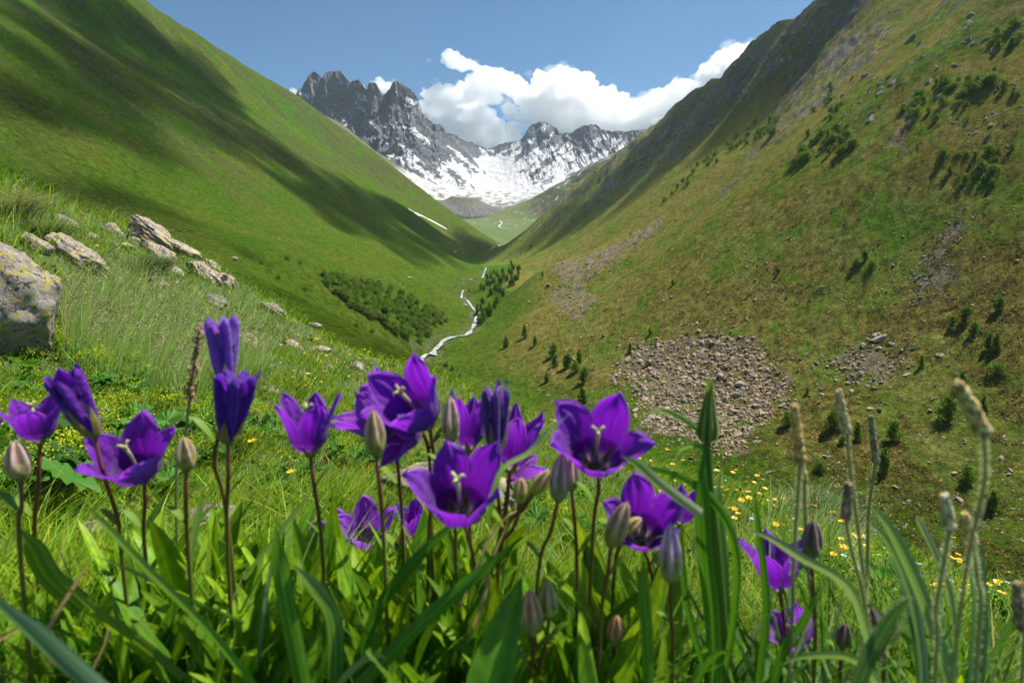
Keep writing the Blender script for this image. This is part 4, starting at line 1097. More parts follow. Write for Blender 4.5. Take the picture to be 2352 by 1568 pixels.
def blades(mb, root, h, w, az, lean, col, curl=0.6, seg=4, tipcol=None, twist=None, droop=0.0):
    """a batch of grass blades; root (n,3); all other arguments (n,)"""
    n = len(root); h = np.broadcast_to(h, (n,)); w = np.broadcast_to(w, (n,))
    t = np.linspace(0, 1, seg + 1)
    dx = np.cos(az); dy = np.sin(az)
    tw = az + math.pi / 2 if twist is None else twist
    sx = np.cos(tw); sy = np.sin(tw)
    hor = (lean[:, None] * (t[None, :] + curl * t[None, :] ** 2.2)) * h[:, None]
    ver = h[:, None] * (t[None, :] - (0.25 * lean[:, None] ** 1.2 + droop) * t[None, :] ** 2.4)
    cx = root[:, 0:1] + dx[:, None] * hor; cy = root[:, 1:2] + dy[:, None] * hor; cz = root[:, 2:3] + ver
    ww = w[:, None] * (1 - t[None, :] ** 1.8 * .92) / 2
    L = np.stack([cx - sx[:, None] * ww, cy - sy[:, None] * ww, cz], -1); R = np.stack([cx + sx[:, None] * ww, cy + sy[:, None] * ww, cz], -1)
    V = np.stack([L, R], 2).reshape(n, -1, 3)           # n, (seg+1)*2, 3
    k = np.arange(seg)[:, None] * 2 + np.array([0, 1, 3, 2])[None, :]
    q = (np.arange(n)[:, None, None] * (seg + 1) * 2 + k[None]).reshape(-1, 4)
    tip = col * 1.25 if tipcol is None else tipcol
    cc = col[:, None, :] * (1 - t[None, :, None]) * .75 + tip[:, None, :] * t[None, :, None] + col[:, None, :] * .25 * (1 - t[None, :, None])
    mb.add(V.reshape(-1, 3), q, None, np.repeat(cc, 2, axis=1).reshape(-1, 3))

def scatter_polar(n, r0, r1, a0, a1, rs, power=1.0):
    """more per square metre near the camera; power 1 = even in log distance"""
    r = np.exp(rs.uniform(math.log(r0), math.log(r1), n)); a = np.radians(rs.uniform(a0, a1, n))
    return r * np.sin(a), r * np.cos(a), r

rs = np.random.RandomState(17)
GC = np.array([(.140, .255, .010), (.200, .320, .012), (.085, .180, .012), (.290, .330, .025), (.340, .290, .080)])
GP = [.34, .28, .2, .13, .05]
def grass_stuff(n, r0, r1, a0, a1, hs, wk, name, label, seed, lean=(.15, .9), test=None, cols=GC, cp=GP, seg=4):
    rs = np.random.RandomState(seed)
    x, y, r = scatter_polar(n, r0, r1, a0, a1, rs)
    # clumping
    cl = fbm(x * 3.0, y * 3.0, 3, seed); keep = rs.rand(n) < np.clip(.62 + 1.0 * cl, .12, 1)
    if test is not None: keep &= test(x, y, r)
    x, y, r = x[keep], y[keep], r[keep]; n = len(x)
    z = ground(x, y) - .01
    h = rs.uniform(*hs, n) * (.75 + .5 * np.clip(fbm(x * .9, y * .9, 2, seed + 1) + .5, 0, 1)); w = wk[0] + wk[1] * r
    c = cols[rs.choice(len(cols), n, p=cp)] * rs.uniform(.7, 1.3, (n, 1)) * (1 + .35 * fbm(x * 1.1, y * 1.1, 3, seed + 2))[:, None]
    wind = .35
    az = np.where(rs.rand(n) < .45, rs.normal(.15, .7, n), rs.uniform(0, 2 * math.pi, n))
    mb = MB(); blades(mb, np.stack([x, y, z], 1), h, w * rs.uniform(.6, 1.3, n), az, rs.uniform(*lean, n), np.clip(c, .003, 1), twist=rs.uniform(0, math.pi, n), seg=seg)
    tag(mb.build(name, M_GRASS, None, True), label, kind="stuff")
grass_stuff(34000, .42, 1.5, -62, 60, (.035, .085), (.0011, .0012), "meadow_grass", "fine short grass between the flowers in the foreground", 201)
grass_stuff(62000, 1.3, 4.5, -55, 55, (.05, .13), (.0012, .0011), "meadow_grass", "dense green meadow grass around the low rocks", 202, test=lambda x, y, r: (np.abs(x / np.maximum(y, .1) + .10) > .15) | (y < 1.62) | (y > 2.15) | (np.random.RandomState(5).rand(len(x)) < .25))
grass_stuff(60000, 4.0, 13.5, -52, 48, (.07, .17), (.0012, .0013), "meadow_grass", "grass on the crest of the knoll", 203)
grass_stuff(24000, 11, 60, -45, 46, (.10, .30), (.0015, .0015), "meadow_grass", "rough grass on the hillside just beyond the knoll", 204, seg=3)

# broad leaved herbs that fill the turf
def herb_stuff(n, r0, r1, seed, size, cols, name, label, test=None):
    rs = np.random.RandomState(seed); x, y, r = scatter_polar(n, r0, r1, -52, 50, rs)
    keep = fbm(x * 1.6, y * 1.6, 3, seed) > .02
    if test is not None: keep &= test(x, y, r)
    x, y, r = x[keep], y[keep], r[keep]; n = len(x)
    z = ground(x, y) + rs.uniform(.01, .07, n)
    c = np.array(cols)[rs.randint(len(cols), size=n)] * rs.uniform(.7, 1.35, (n, 1))
    p = np.stack([x, y, z], 1)
    mb = MB(); V, q, cc = quads_at(p, rs.uniform(*size, n) * (.6 + .35 * r), rs, c, -.6); mb.add(V, q, None, cc)
    tag(mb.build(name, M_LEAF, None, False), label, kind="stuff")
herb_stuff(26000, .9, 9, 211, (.004, .009), [(.060, .170, .012), (.040, .120, .015), (.11, .22, .015)], "small_herbs", "small leafy herbs woven through the grass")
herb_stuff(9000, 1.5, 11, 212, (.0025, .0045), [(.42, .40, .015), (.50, .36, .01)], "yellow_herb_blossom", "haze of tiny yellow green blossoms over the meadow")

# tall pale grass with seed heads in front of the big boulder and on the left skyline
def tall_grass(name, label, n, poly, hh, seed, yr, kind="stuff"):
    rs = np.random.RandomState(seed); P0 = []
    for (u, v) in in_poly(poly, n, rs):
        h = cast(u, v, yr[0])
        if h is None or h[1] > yr[1]: continue
        P0.append(h)
    P0 = np.array(P0); n = len(P0); mb = MB()
    hgt = rs.uniform(*hh, n); az = rs.normal(.2, .55, n); lean = rs.uniform(.05, .38, n)
    c = np.array([(.55, .62, .20), (.38, .52, .13), (.66, .60, .30)])[rs.randint(3, size=n)] * rs.uniform(.8, 1.2, (n, 1))
    wd = .0012 + .0006 * P0[:, 1]
    blades(mb, P0, hgt, wd, az, lean, c, seg=6, twist=np.full(n, 0.0) + rs.normal(0, .4, n))
    # basal leaves
    blades(mb, P0 + rs.normal(0, .015, (n, 3)) * [1, 1, 0], hgt * rs.uniform(.45, .8, n), wd * 1.6, az + rs.normal(0, .8, n), lean + .2, np.array([(.20, .38, .05)]) * rs.uniform(.7, 1.3, (n, 1)), seg=5, twist=rs.uniform(0, 3.1, n))
    # seed heads
    tip = P0.copy(); tip[:, 0] += np.cos(az) * lean * 1.6 * hgt; tip[:, 1] += np.sin(az) * lean * 1.6 * hgt; tip[:, 2] += hgt * (1 - .25 * lean ** 1.2)
    m_ = rs.rand(n) < .22; tp = tip[m_]; k = 9
    off = rs.normal(0, 1, (len(tp), k, 3)) * np.array([.008, .006, .022])
    off[..., 2] -= .02; off[..., 0] += off[..., 2] * .35
    V, q, cc = quads_at((tp[:, None] + off).reshape(-1, 3), .0045 + .0007 * np.repeat(tp[:, 1], k), rs, np.repeat(np.array([(.34, .28, .17), (.26, .19, .13)])[rs.randint(2, size=len(tp))] * rs.uniform(.7, 1.2, (len(tp), 1)), k, axis=0)); mb.add(V, q, None, cc)
    tag(mb.build(name, M_SEED, None, True), label, kind=kind)
tall_grass("tall_grass", "tall pale grass with seed heads right of the lichened boulder", 2300, [(140, 720), (300, 640), (470, 720), (620, 800), (600, 900), (420, 960), (250, 900), (140, 860)], (.22, .42), 221, (1.2, 6))
tall_grass("tall_grass", "wispy seeding grass along the crest of the knoll", 420, [(0, 440), (150, 480), (330, 530), (480, 590), (620, 680), (700, 730), (600, 760), (300, 600), (0, 540)], (.18, .34), 222, (3, 16))
tall_grass("tall_grass", "thin seeding grass on the far right edge of the meadow", 260, [(1750, 1180), (1960, 1230), (2040, 1290), (1900, 1330), (1760, 1260)], (.14, .26), 223, (1.2, 6))

# ------------------------------------------------------------------ rocks of the knoll
def lichen_mat(name, base, yellow=.5, scale=6.0):
    m, nt, b = mat(name); c = coords(nt)
    col = ramp(nt, noise_n(nt, scale * 1.2, 9, .75, c), [(.30, (.035, .03, .028)), (.42, tuple(x * .6 for x in base)), (.55, base), (.75, tuple(min(1, x * 1.35) for x in base))])
    sp = noise_n(nt, scale * 3.3, 4, .6, c, .5)
    col = mixc(nt, ramp(nt, sp, [(.56, 0.0), (.60, .8)]), col, (.36, .34, .31))
    col = mixc(nt, ramp(nt, noise_n(nt, scale * 2.6, 3, .5, c, 2.0), [(.36, .9), (.42, 0.0)]), col, (.05, .045, .042))
    yl = noise_n(nt, scale * 1.5, 7, .72, c, 1.2)
    e = .645 - .095 * yellow
    col = mixc(nt, ramp(nt, yl, [(e, 0.0), (e + .02, .85)]), col, (.42, .38, .05))
    col = mixc(nt, ramp(nt, noise_n(nt, scale * .8, 4, .6, c, 1.0), [(.66, 0.0), (.70, .6)]), col, (.22, .10, .05))
    nt.links.new(col, b.inputs['Base Color']); b.inputs['Roughness'].default_value = .92; b.inputs['Specular IOR Level'].default_value = .15
    bump(nt, b, noise_n(nt, scale * 2, 10, .78, c), 1.0, .035)
    return m
M_LICHEN = lichen_mat("lichened_granite", (.42, .37, .34), 1.1, 9.0)
M_LICHEN2 = lichen_mat("pinkish_granite", (.42, .35, .285), .8, 7.0)
M_LICHEN3 = lichen_mat("weathered_rock", (.30, .26, .22), .1, 12.0)
def rock_mesh(seed, dims, rough=.12, sub=5, cuts=7, crack=.10):
    import bmesh
    bm = bmesh.new(); bmesh.ops.create_icosphere(bm, subdivisions=sub, radius=1.0)
    v = np.array([x.co[:] for x in bm.verts]); f = np.array([[q.index for q in p.verts] for p in bm.faces]); bm.free()
    rs = np.random.RandomState(seed)
    for k in range(cuts):
        n = rs.normal(size=3); n /= np.linalg.norm(n); d = rs.uniform(.52, .85)
        over = np.maximum(v @ n - d, 0); v -= over[:, None] * n * .9
    nn = v / np.linalg.norm(v, axis=1)[:, None]
    v = v * (1 - crack * sstep(.25, .6, ridged(v[:, 0] * 1.3 + v[:, 1] * .6 + seed, v[:, 2] * 3.2 + v[:, 1], 3, seed + 7)))[:, None]
    v = v + nn * (rough * fbm(v[:, 0] * 2.2 + v[:, 2], v[:, 1] * 2.2 + 2 * v[:, 2], 4, seed) + rough * .35 * ridged(v[:, 0] * 5 + v[:, 1], v[:, 2] * 5 - v[:, 1], 4, seed + 1))[:, None]
    v = v * np.array(dims) / 2
    return new_mesh("rock", v, None, f)
ROCKS = [  # u, v of the centre, width, height (px), material, label, tilt, name
    (1015, 1150, 290, 90, 2, "long flat pinkish rock in the grass behind the central bellflowers", 6, 2.0),
    (1130, 1190, 150, 80, 2, "broken grey end of rock right of the long flat rock", 10, 1.85),
    (480, 1205, 110, 70, 1, "rough lichened rock behind the stems left of centre", 0, 1.25),
    (205, 1245, 70, 40, 2, "small pale stone low at the left between the leaves", 0, 1.1),
    (170, 568, 105, 75, 2, "broad sloping outcrop behind the lichened boulder", 38, 5.2), (82, 548, 45, 60, 2, "narrow leaning outcrop at the far left behind the boulder", 50, 5.5),
    (146, 505, 42, 34, 2, "rounded outcrop peeping over the grass at the upper left", 40, 7.0), (255, 520, 30, 50, 2, "tall thin outcrop left of the long ridge of rock", 50, 8.0),
    (208, 540, 26, 16, 2, "small stone between the two left outcrops", 10, 6.8), (254, 556, 24, 20, 3, "dark little stone below the thin outcrop", 10, 7.0), (290, 562, 36, 16, 2, "flat stone left of the tussock", 10, 7.0),
    (312, 516, 50, 26, 2, "upper left block of the long rock ridge", 25, 9.0), (350, 524, 80, 34, 2, "topmost block of the long rock ridge", 38, 9.0), (330, 540, 62, 36, 2, "middle block of the long rock ridge", 35, 8.5),
    (366, 572, 52, 52, 2, "lowest block of the long rock ridge behind the tussock", 48, 8.0), (305, 549, 30, 18, 2, "little block below the middle of the rock ridge", 10, 7.5),
    (415, 564, 66, 24, 2, "rock with purple bells growing on its crest", 28, 9.5), (398, 618, 30, 28, 2, "half buried rock right of the tussock", 45, 7.0), (352, 648, 54, 24, 2, "rounded brown rock just below the tussock", 15, 5.8),
    (464, 618, 62, 50, 2, "left half of the big split outcrop on the knoll edge", 40, 8.0), (510, 634, 46, 52, 2, "right half of the big split outcrop on the knoll edge", 40, 7.6), (482, 604, 36, 22, 2, "slab on top of the split outcrop", 35, 8.0),
    (485, 686, 52, 34, 3, "round grey rock standing alone below the split outcrop", 5, 6.2), (622, 702, 44, 34, 3, "twin rock on the knoll edge right of the split outcrop", 35, 8.6), (601, 698, 22, 16, 2, "small slab beside the twin rock", 20, 8.6),
    (562, 778, 62, 46, 1, "yellow lichened rock behind the tallest bellflower", 0, 4.6), (668, 786, 40, 16, 2, "thin slab in the grass above the left flowers", 35, 5.6), (736, 801, 46, 10, 2, "low flat stone in the middle of the meadow", 10, 6.2),
    (820, 838, 36, 24, 2, "light stone near the edge of the meadow", 15, 7.0), (538, 592, 14, 10, 2, "tiny stone beside the split outcrop", 0, 9.0), (615, 893, 40, 22, 2, "pale stone under the yellow flowers right of the tall bellflower", 20, 3.2),
    (725, 745, 30, 10, 2, "small buried stone at the brow of the meadow", 10, 8.0)]
MR = {1: M_LICHEN, 2: M_LICHEN2, 3: M_LICHEN3}
for i, (u, v, w_, h_, mk, lab, tilt, Yd) in enumerate(ROCKS):
    hit = cast(u, v + h_ * .42, .6)
    Y = hit[1] if hit is not None and hit[1] < 30 else Yd
    if abs(Y / Yd - 1) > .6: Y = Yd
    p = P(u, v, Y); W = w_ * Y / F; Hh = h_ * Y / F
    c_, s_ = abs(math.cos(math.radians(tilt))), abs(math.sin(math.radians(tilt)))
    L_ = W / max(c_, .55) ; T_ = max(.35 * L_, min(Hh, L_) * (.9 if tilt > 20 else 1.15))
    me_ = rock_mesh(300 + i, (L_ * 1.1, (W + Hh) * .62, T_), .22, 4 if w_ < 60 else 5, 5, .045)
    me_.materials.append(MR[mk])
    o = link(bpy.data.objects.new("rock", me_)); o.location = (p[0], p[1] + .15 * W, p[2] - .3 * Hh + (.075 if i < 2 else .03 if i < 4 else 0)); o.rotation_euler = (0.05, math.radians(tilt), .25 * math.sin(i * 1.7))
    tag(o, lab, "rock", "rocks in the meadow of the knoll")
# the big boulder at the left edge
me_ = rock_mesh(411, (.80, .62, 1.04), .12, 6, 8, .02); me_.materials.append(M_LICHEN)
o = link(bpy.data.objects.new("boulder", me_)); o.location = (VP(-30, 712, 2.95)); o.rotation_euler = (.05, .02, 1.3)
tag(o, "big grey boulder with yellow lichen at the left edge of the picture", "boulder")
# weathered slab
me_ = rock_mesh(417, (.46, .10, .07), .12, 5, 5); me_.materials.append(lichen_mat("slab_rock", (.30, .28, .26), .3, 14))
o = link(bpy.data.objects.new("rock_slab", me_)); pz = cast(320, 975, .6); o.location = (pz[0], pz[1], pz[2] + .02); o.rotation_euler = (.1, .30, .15)
tag(o, "long weathered grey slab in the grass behind the left flowers", "rock slab")

# ------------------------------------------------------------------ tussock, meadow flowers, lady's mantle
def tussock(u, v, Y, h, n, seed, cols, spread, label, name="grass_tussock", cat="tussock", azm=None):
    rs = np.random.RandomState(seed); hit = cast(u, v, .8); p = hit if hit is not None and hit[1] < 20 else P(u, v, Y)
    root = empty(name, p); tag(root, label, cat)
    mb = MB(); r0 = np.abs(rs.normal(0, spread * .35, n)); a0 = rs.uniform(0, 6.28, n)
    R_ = np.stack([r0 * np.cos(a0), r0 * np.sin(a0), -.01 + 0 * r0], 1)
    c = np.array(cols)[rs.randint(len(cols), size=n)] * rs.uniform(.75, 1.25, (n, 1))
    az = a0 + rs.normal(0, .4, n)
    blades(mb, R_, h * rs.uniform(.6, 1.1, n), .002 + .0011 * p[1], az if azm is None else rs.normal(azm, .6, n), rs.uniform(.25, 1.0, n), c, seg=6, twist=rs.uniform(0, 3.1, n), droop=.15)
    o = mb.build("blades", M_GRASS, root); return root
tussock(322, 632, 6.2, .30, 1500, 1, [(.11, .17, .085), (.14, .20, .10), (.08, .14, .05)], .30, "blue green grass tussock in front of the long rock ridge", azm=.2)
tussock(105, 545, 5.5, .26, 520, 2, [(.12, .20, .06), (.16, .22, .08)], .25, "green grass tussock between the left outcrops")
tussock(20, 500, 5.8, .34, 420, 3, [(.17, .22, .08), (.24, .24, .12)], .3, "pale tall tussock at the left end of the crest", azm=.3)
tussock(1850, 1210, 3.9, .24, 520, 4, [(.09, .16, .04), (.13, .19, .06)], .22, "dark grass tussock on the meadow edge right of the goatsbeard", azm=.6)
tussock(560, 870, 3.6, .20, 420, 5, [(.09, .19, .03), (.14, .22, .05)], .2, "bright grass tussock right of the leaning seed head")
tussock(395, 900, 2.4, .20, 600, 6, [(.10, .20, .02), (.20, .22, .06)], .25, "yellowish grass tussock behind the left slab", azm=-.2)

M_PETAL_Y = leaf_mat("yellow_petals", .3, .4, .4)
def disc_flower(seed, r, stem_h, petal, centre, np_=5, name="flower"):
    rs = np.random.RandomState(seed); mb = MB()
    for k in range(np_):
        a = 2 * math.pi * k / np_ + .1; ca, sa = math.cos(a), math.sin(a); px, py = -sa, ca
        V = []
        for t, w_, z_ in ((0.1, .12, 0), (.45, .38, .10), (.85, .44, .28), (1.0, .22, .36)):
            for s in (-1, 1): V.append((ca * t * r + px * s * w_ * r, sa * t * r + py * s * w_ * r, stem_h + z_ * r))
        mb.add(V, grid_quads(4, 2), None, petal)
    v_, f_ = ICO1; mb.add(v_ * r * .28 + np.array([0, 0, stem_h + .06 * r]), None, f_, centre)
    b0 = len(mb.v)
    tube(mb, [(0, 0, 0), (.004, 0, stem_h * .5), (0, 0, stem_h)], [r * .08, r * .07, r * .06], 5, (.10, .18, .03))
    return mb.mesh(name)
FL = {"buttercup": [disc_flower(k, .0105, .11 + .03 * k, (.80, .50, .005), (.55, .42, .02)) for k in range(3)],
      "forget_me_not": [disc_flower(k, .006, .10, (.30, .48, .85), (.7, .6, .1)) for k in range(2)],
      "white_flower": [disc_flower(k, .009, .12, (.75, .75, .72), (.6, .5, .05), 8) for k in range(2)],
      "purple_bell": [disc_flower(k, .011, .10, (.13, .03, .42), (.3, .2, .5)) for k in range(2)]}
for k in FL:
    for me_ in FL[k]: me_.materials.append(M_PETAL_Y)
def sow(kind, name, label, cat, group, pts, sc=1.0, rmin=.9, rmax=20, seed=0):
    rs = np.random.RandomState(seed); n = 0
    for i, (u, v) in enumerate(pts):
        h = cast(u, v, rmin)
        if h is None or h[1] > rmax: continue
        s = sc * rs.uniform(.75, 1.25) * (1 + .045 * h[1])
        # (u, v) is where the blossom shows; its stem stands on the ground below it
        o = bpy.data.objects.new(name, FL[kind][i % len(FL[kind])]); link(o)
        o.location = (h[0], h[1], h[2] - .02); o.scale = (s, s, s); o.rotation_euler = (rs.uniform(-.35, .15), rs.uniform(-.3, .3), rs.uniform(0, 6.28))
        tag(o, label, cat, group); n += 1
    return n
rsf = np.random.RandomState(31)
def near(pts, k, su, sv): return [(u + rsf.normal() * su, v + rsf.normal() * sv) for u, v in pts for _ in range(k)]
YEL = near([(745, 905), (650, 885), (690, 915), (850, 845), (905, 860), (960, 880)], 5, 14, 8) + near([(1700, 1190), (1750, 1180), (1680, 1230), (1560, 1120), (1640, 1160)], 8, 32, 16) + \
    [(615, 1115), (700, 1208), (2203, 1430), (2222, 1425), (2226, 1436), (2210, 1455), (2258, 1436), (2305, 1462), (2215, 1490), (2066, 1385), (2044, 1392), (2160, 1330), (2172, 1325), (2190, 1330), (2205, 1330), (2178, 1342)] + \
    in_poly([(120, 500), (420, 570), (520, 650), (640, 720), (860, 840), (700, 850), (400, 740), (200, 620)], 85, rsf) + in_poly([(600, 720), (860, 835), (1040, 880), (960, 930), (700, 880)], 60, rsf) + in_poly([(1300, 980), (1500, 1065), (1900, 1220), (2330, 1400), (2300, 1480), (1800, 1320), (1350, 1100)], 60, rsf)
sow("buttercup", "buttercup", "small yellow buttercup standing in the meadow grass", "buttercup", "yellow buttercups scattered through the meadow", YEL[:295], 1.0, seed=1)
BLU = near([(385, 800), (400, 790), (460, 830), (1450, 1010), (1530, 1060), (870, 890), (850, 880)], 5, 16, 9) + in_poly([(1450, 1050), (1900, 1220), (2330, 1420), (2200, 1470), (1700, 1300)], 34, rsf) + in_poly([(300, 720), (700, 860), (600, 900), (300, 800)], 14, rsf)
sow("forget_me_not", "forget_me_not", "tiny pale blue flower in the meadow grass", "forget-me-not", "pale blue flowers dotted in the meadow", BLU, 1.1, seed=2)
sow("white_flower", "daisy", "small white flower in the meadow grass", "daisy", "white flowers dotted in the meadow", in_poly([(330, 620), (560, 700), (900, 900), (700, 900), (420, 760)], 18, rsf) + [(1700, 930)], 1.0, seed=3)
sow("purple_bell", "small_bellflower", "little violet bell growing on the rocks of the knoll", "bellflower", "little violet bells on the rocks of the knoll", in_poly([(384, 543), (400, 541), (452, 572), (445, 580), (400, 556)], 46, rsf) + [(330, 570), (337, 575), (344, 568), (120, 492), (130, 495), (250, 500), (60, 560), (325, 566)], 1.5, rmax=16, seed=4)

# lady's mantle: round pleated leaves and yellow green flower sprays
def mantle(u, v, sc, label, seed, leaves=9, sprays=5):
    h = cast(u, v, .7)
    if h is None: return
    rs = np.random.RandomState(seed); root = empty("ladys_mantle", h, rs.uniform(0, 6)); tag(root, label, "lady's mantle", "lady's mantle plants in the meadow")
    mb = MB()
    for k in range(leaves):
        a = rs.uniform(0, 6.28); d = rs.uniform(.02, .09) * sc; z = rs.uniform(.03, .08) * sc; R_ = rs.uniform(.018, .034) * sc
        c0 = np.array([d * math.cos(a), d * math.sin(a), z]); nb = 26; V = [c0 - [0, 0, R_ * .25]]
        tx, ty = rs.normal(0, .35, 2)
        for j in range(nb + 1):
            b_ = .25 + (2 * math.pi - .5) * j / nb
            rr = R_ * (1 + .16 * abs(math.sin(b_ * 3.5)) - .10 * (j % 2)); zz = (R_ * .10) * (1 if j % 2 else -1)
            V.append(c0 + np.array([rr * math.cos(b_ + a), rr * math.sin(b_ + a), zz + tx * rr * math.cos(b_) + ty * rr * math.sin(b_)]))
        t = [(0, j, j + 1) for j in range(1, nb + 1)]
        mb.add(V, None, t, np.array((.055, .16, .018)) * rs.uniform(.6, 1.5))
        tube(mb, [(0, 0, 0), c0 - [0, 0, R_ * .3]], [.0012, .001], 4, (.1, .2, .03))
    mb.build("leaves", M_LEAF, root, False)
    mb = MB()
    for k in range(sprays):
        a = rs.uniform(0, 6.28); d = rs.uniform(.02, .07) * sc; z = rs.uniform(.08, .13) * sc
        c0 = np.array([d * math.cos(a), d * math.sin(a), z]); tube(mb, [(0, 0, 0), c0 * [.5, .5, .6], c0], [.0012, .001, .0008], 4, (.16, .25, .02))
        n = 60; pts = c0 + rs.normal(0, 1, (n, 3)) * np.array([.016, .016, .008]) * sc
        V, q, cc = quads_at(pts, rs.uniform(.0018, .0036, n) * sc, rs, np.array((.40, .48, .015)) * rs.uniform(.7, 1.2, (n, 1))); mb.add(V, q, None, cc)
    mb.build("flower_spray", M_LEAF, root, False)
LM = [(90, 870), (150, 830), (190, 900), (250, 860), (60, 910), (130, 960), (230, 900), (290, 885), (300, 930), (40, 1140), (110, 1120), (180, 1090), (240, 1130), (300, 1080), (150, 1180), (60, 1200), (330, 1150), (400, 1130), (450, 1080), (500, 1020), (420, 950),
      (560, 1060), (620, 1000), (700, 1040), (760, 1060), (820, 1080), (860, 1030), (900, 1060), (740, 1000), (660, 1120), (960, 1080), (800, 980), (1210, 1150), (1260, 1200), (1150, 1010), (1300, 1260), (75, 1000), (200, 1010), (265, 990), (350, 1020), (30, 1060), (130, 1060), (340, 960), (100, 930), (170, 950), (420, 1010), (520, 960), (560, 1000), (2010, 1420), (1920, 1380), (1780, 1330), (2280, 1500)]
for i, (u, v) in enumerate(LM):
    mantle(u, v, 1.25 + .3 * math.sin(i), "lady's mantle with round leaves and yellow green blossom in the meadow grass", 500 + i, 7 + i % 5, 3 + i % 4)
# ------------------------------------------------------------------ bellflowers in the foreground
M_PETAL = leaf_mat("violet_petal", .5, .42, .35, sheen=.25, tint=(1.25, .9, 1.2))
_nt = M_PETAL.node_tree
_b = _nt.nodes["Principled BSDF"]; bump(_nt, _b, noise_n(_nt, 150, 6, .65, coords(_nt), 1.0), .8, .004)
M_STEM = leaf_mat("stem_skin", .08, .55, .3)
M_BUD = leaf_mat("bud_skin", .36, .6, .25, sheen=.4, noise=300)
M_STYLE = leaf_mat("pale_style", .25, .5, .3)
M_BROAD = leaf_mat("broad_leaf", .37, .5, .25, tint=(1.35, 1.2, .45), noise=160)
PUR = np.array((.225, .014, .56)); PURD = np.array((.085, .008, .26)); PURL = np.array((.48, .16, .75)); WHT = np.array((.70, .66, .62))

def frame(axis, spin):
    z = np.array(axis, float); z /= np.linalg.norm(z)
    x = np.cross([0, 1, 0.01], z); x /= np.linalg.norm(x); y = np.cross(z, x)
    c, s = math.cos(spin), math.sin(spin)
    return np.stack([c * x + s * y, -s * x + c * y, z], 1)      # columns are the local axes

def corolla(L, op, seed=0, fuse=.46, wavy=1.0, light=0.0):
    """five-lobed open bell, base at the origin, opening along +z"""
    rs = np.random.RandomState(seed); mb = MB(); ns, nt_ = 25, 28
    for k in range(5):
        a0 = 2 * math.pi * k / 5
        o_k = op * rs.uniform(.88, 1.14); tw = rs.uniform(-.12, .12) * wavy; ln = rs.uniform(.93, 1.06); rec = rs.uniform(.0, .30)
        s = np.linspace(-1, 1, ns)[None, :]; t = np.linspace(0, 1, nt_)[:, None]
        f = np.clip((t - fuse) / (1 - fuse), 0, 1)
        ha = (math.pi / 5) * np.where(t < fuse, 1.0, (1 + .16 * np.sin(f * math.pi)) * np.clip(1 - f ** 1.7, 0, 1) ** .85) * 1.0
        blend = sstep(fuse * .55, 1.0, t)
        o_t = op + (o_k - op) * blend
        r = L * (.085 + .30 * t ** .62 + (o_t * .52) * t ** 1.7 - .05)
        r = L * (.07 * np.ones_like(t) + (.26 + .12 * op) * np.minimum(t / .25, 1) ** .7 + o_t * .62 * np.clip(t - .18, 0, 1) ** 1.35)
        z = L * ln * (t * 1.0 - .10 * op * t ** 2 - rec * o_t * np.clip(t - .62, 0, 1) ** 1.6)
        r = r * (1 - .06 * (1 - s ** 2) * sstep(.1, .6, t) * (1 if k % 2 else .5) + .035 * wavy * np.sin(s * 5 + k + 6 * t) * blend)
        # each lobe is flatter than the tube: pull its sides in
        r = r + L * .05 * (s ** 2) * blend * o_t * -1
        ang = a0 + s * ha * (1 + .10 * fbm(t * 7 + 3 * k, s * 0 + seed, 3, seed + k) * blend) + tw * blend * t
        z = z + L * .035 * fbm(s * 4 + k * 5, t * 1.0 + seed, 3, seed) * sstep(.6, 1, t) + L * .03 * wavy * np.sin(3.0 * s + 5 * t + seed + k) * blend - L * .035 * (1 - np.abs(s)) ** 3 * (1 - blend)
        r = r * .685 * (1 - .035 * np.cos(s * 10 + k) * blend - .05 * np.exp(-(s / .12) ** 2) * sstep(.1, .5, t))
        X = r * np.cos(ang); Y = r * np.sin(ang); Z = z + 0 * s
        V = np.stack([X, Y, Z], -1).reshape(-1, 3)
        tt = (t + 0 * s)
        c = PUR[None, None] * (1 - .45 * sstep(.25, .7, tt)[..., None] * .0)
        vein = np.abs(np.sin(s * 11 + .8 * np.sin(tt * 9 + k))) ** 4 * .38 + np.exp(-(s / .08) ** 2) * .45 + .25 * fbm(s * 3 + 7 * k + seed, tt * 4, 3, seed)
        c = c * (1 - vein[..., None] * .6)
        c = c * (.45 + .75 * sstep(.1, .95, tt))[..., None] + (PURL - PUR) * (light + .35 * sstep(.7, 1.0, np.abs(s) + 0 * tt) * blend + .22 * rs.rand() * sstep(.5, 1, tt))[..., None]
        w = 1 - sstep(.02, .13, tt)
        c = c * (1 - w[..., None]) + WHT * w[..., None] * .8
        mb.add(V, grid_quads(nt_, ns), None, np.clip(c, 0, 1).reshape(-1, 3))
    # floor of the bell
    ph = np.linspace(0, 2 * math.pi, 20, endpoint=False)
    V = [(0, 0, -.01 * L)] + [(L * .08 * math.cos(p), L * .08 * math.sin(p), 0) for p in ph]
    mb.add(V, None, [(0, 1 + k, 1 + (k + 1) % 20) for k in range(20)], WHT * .8)
    return mb

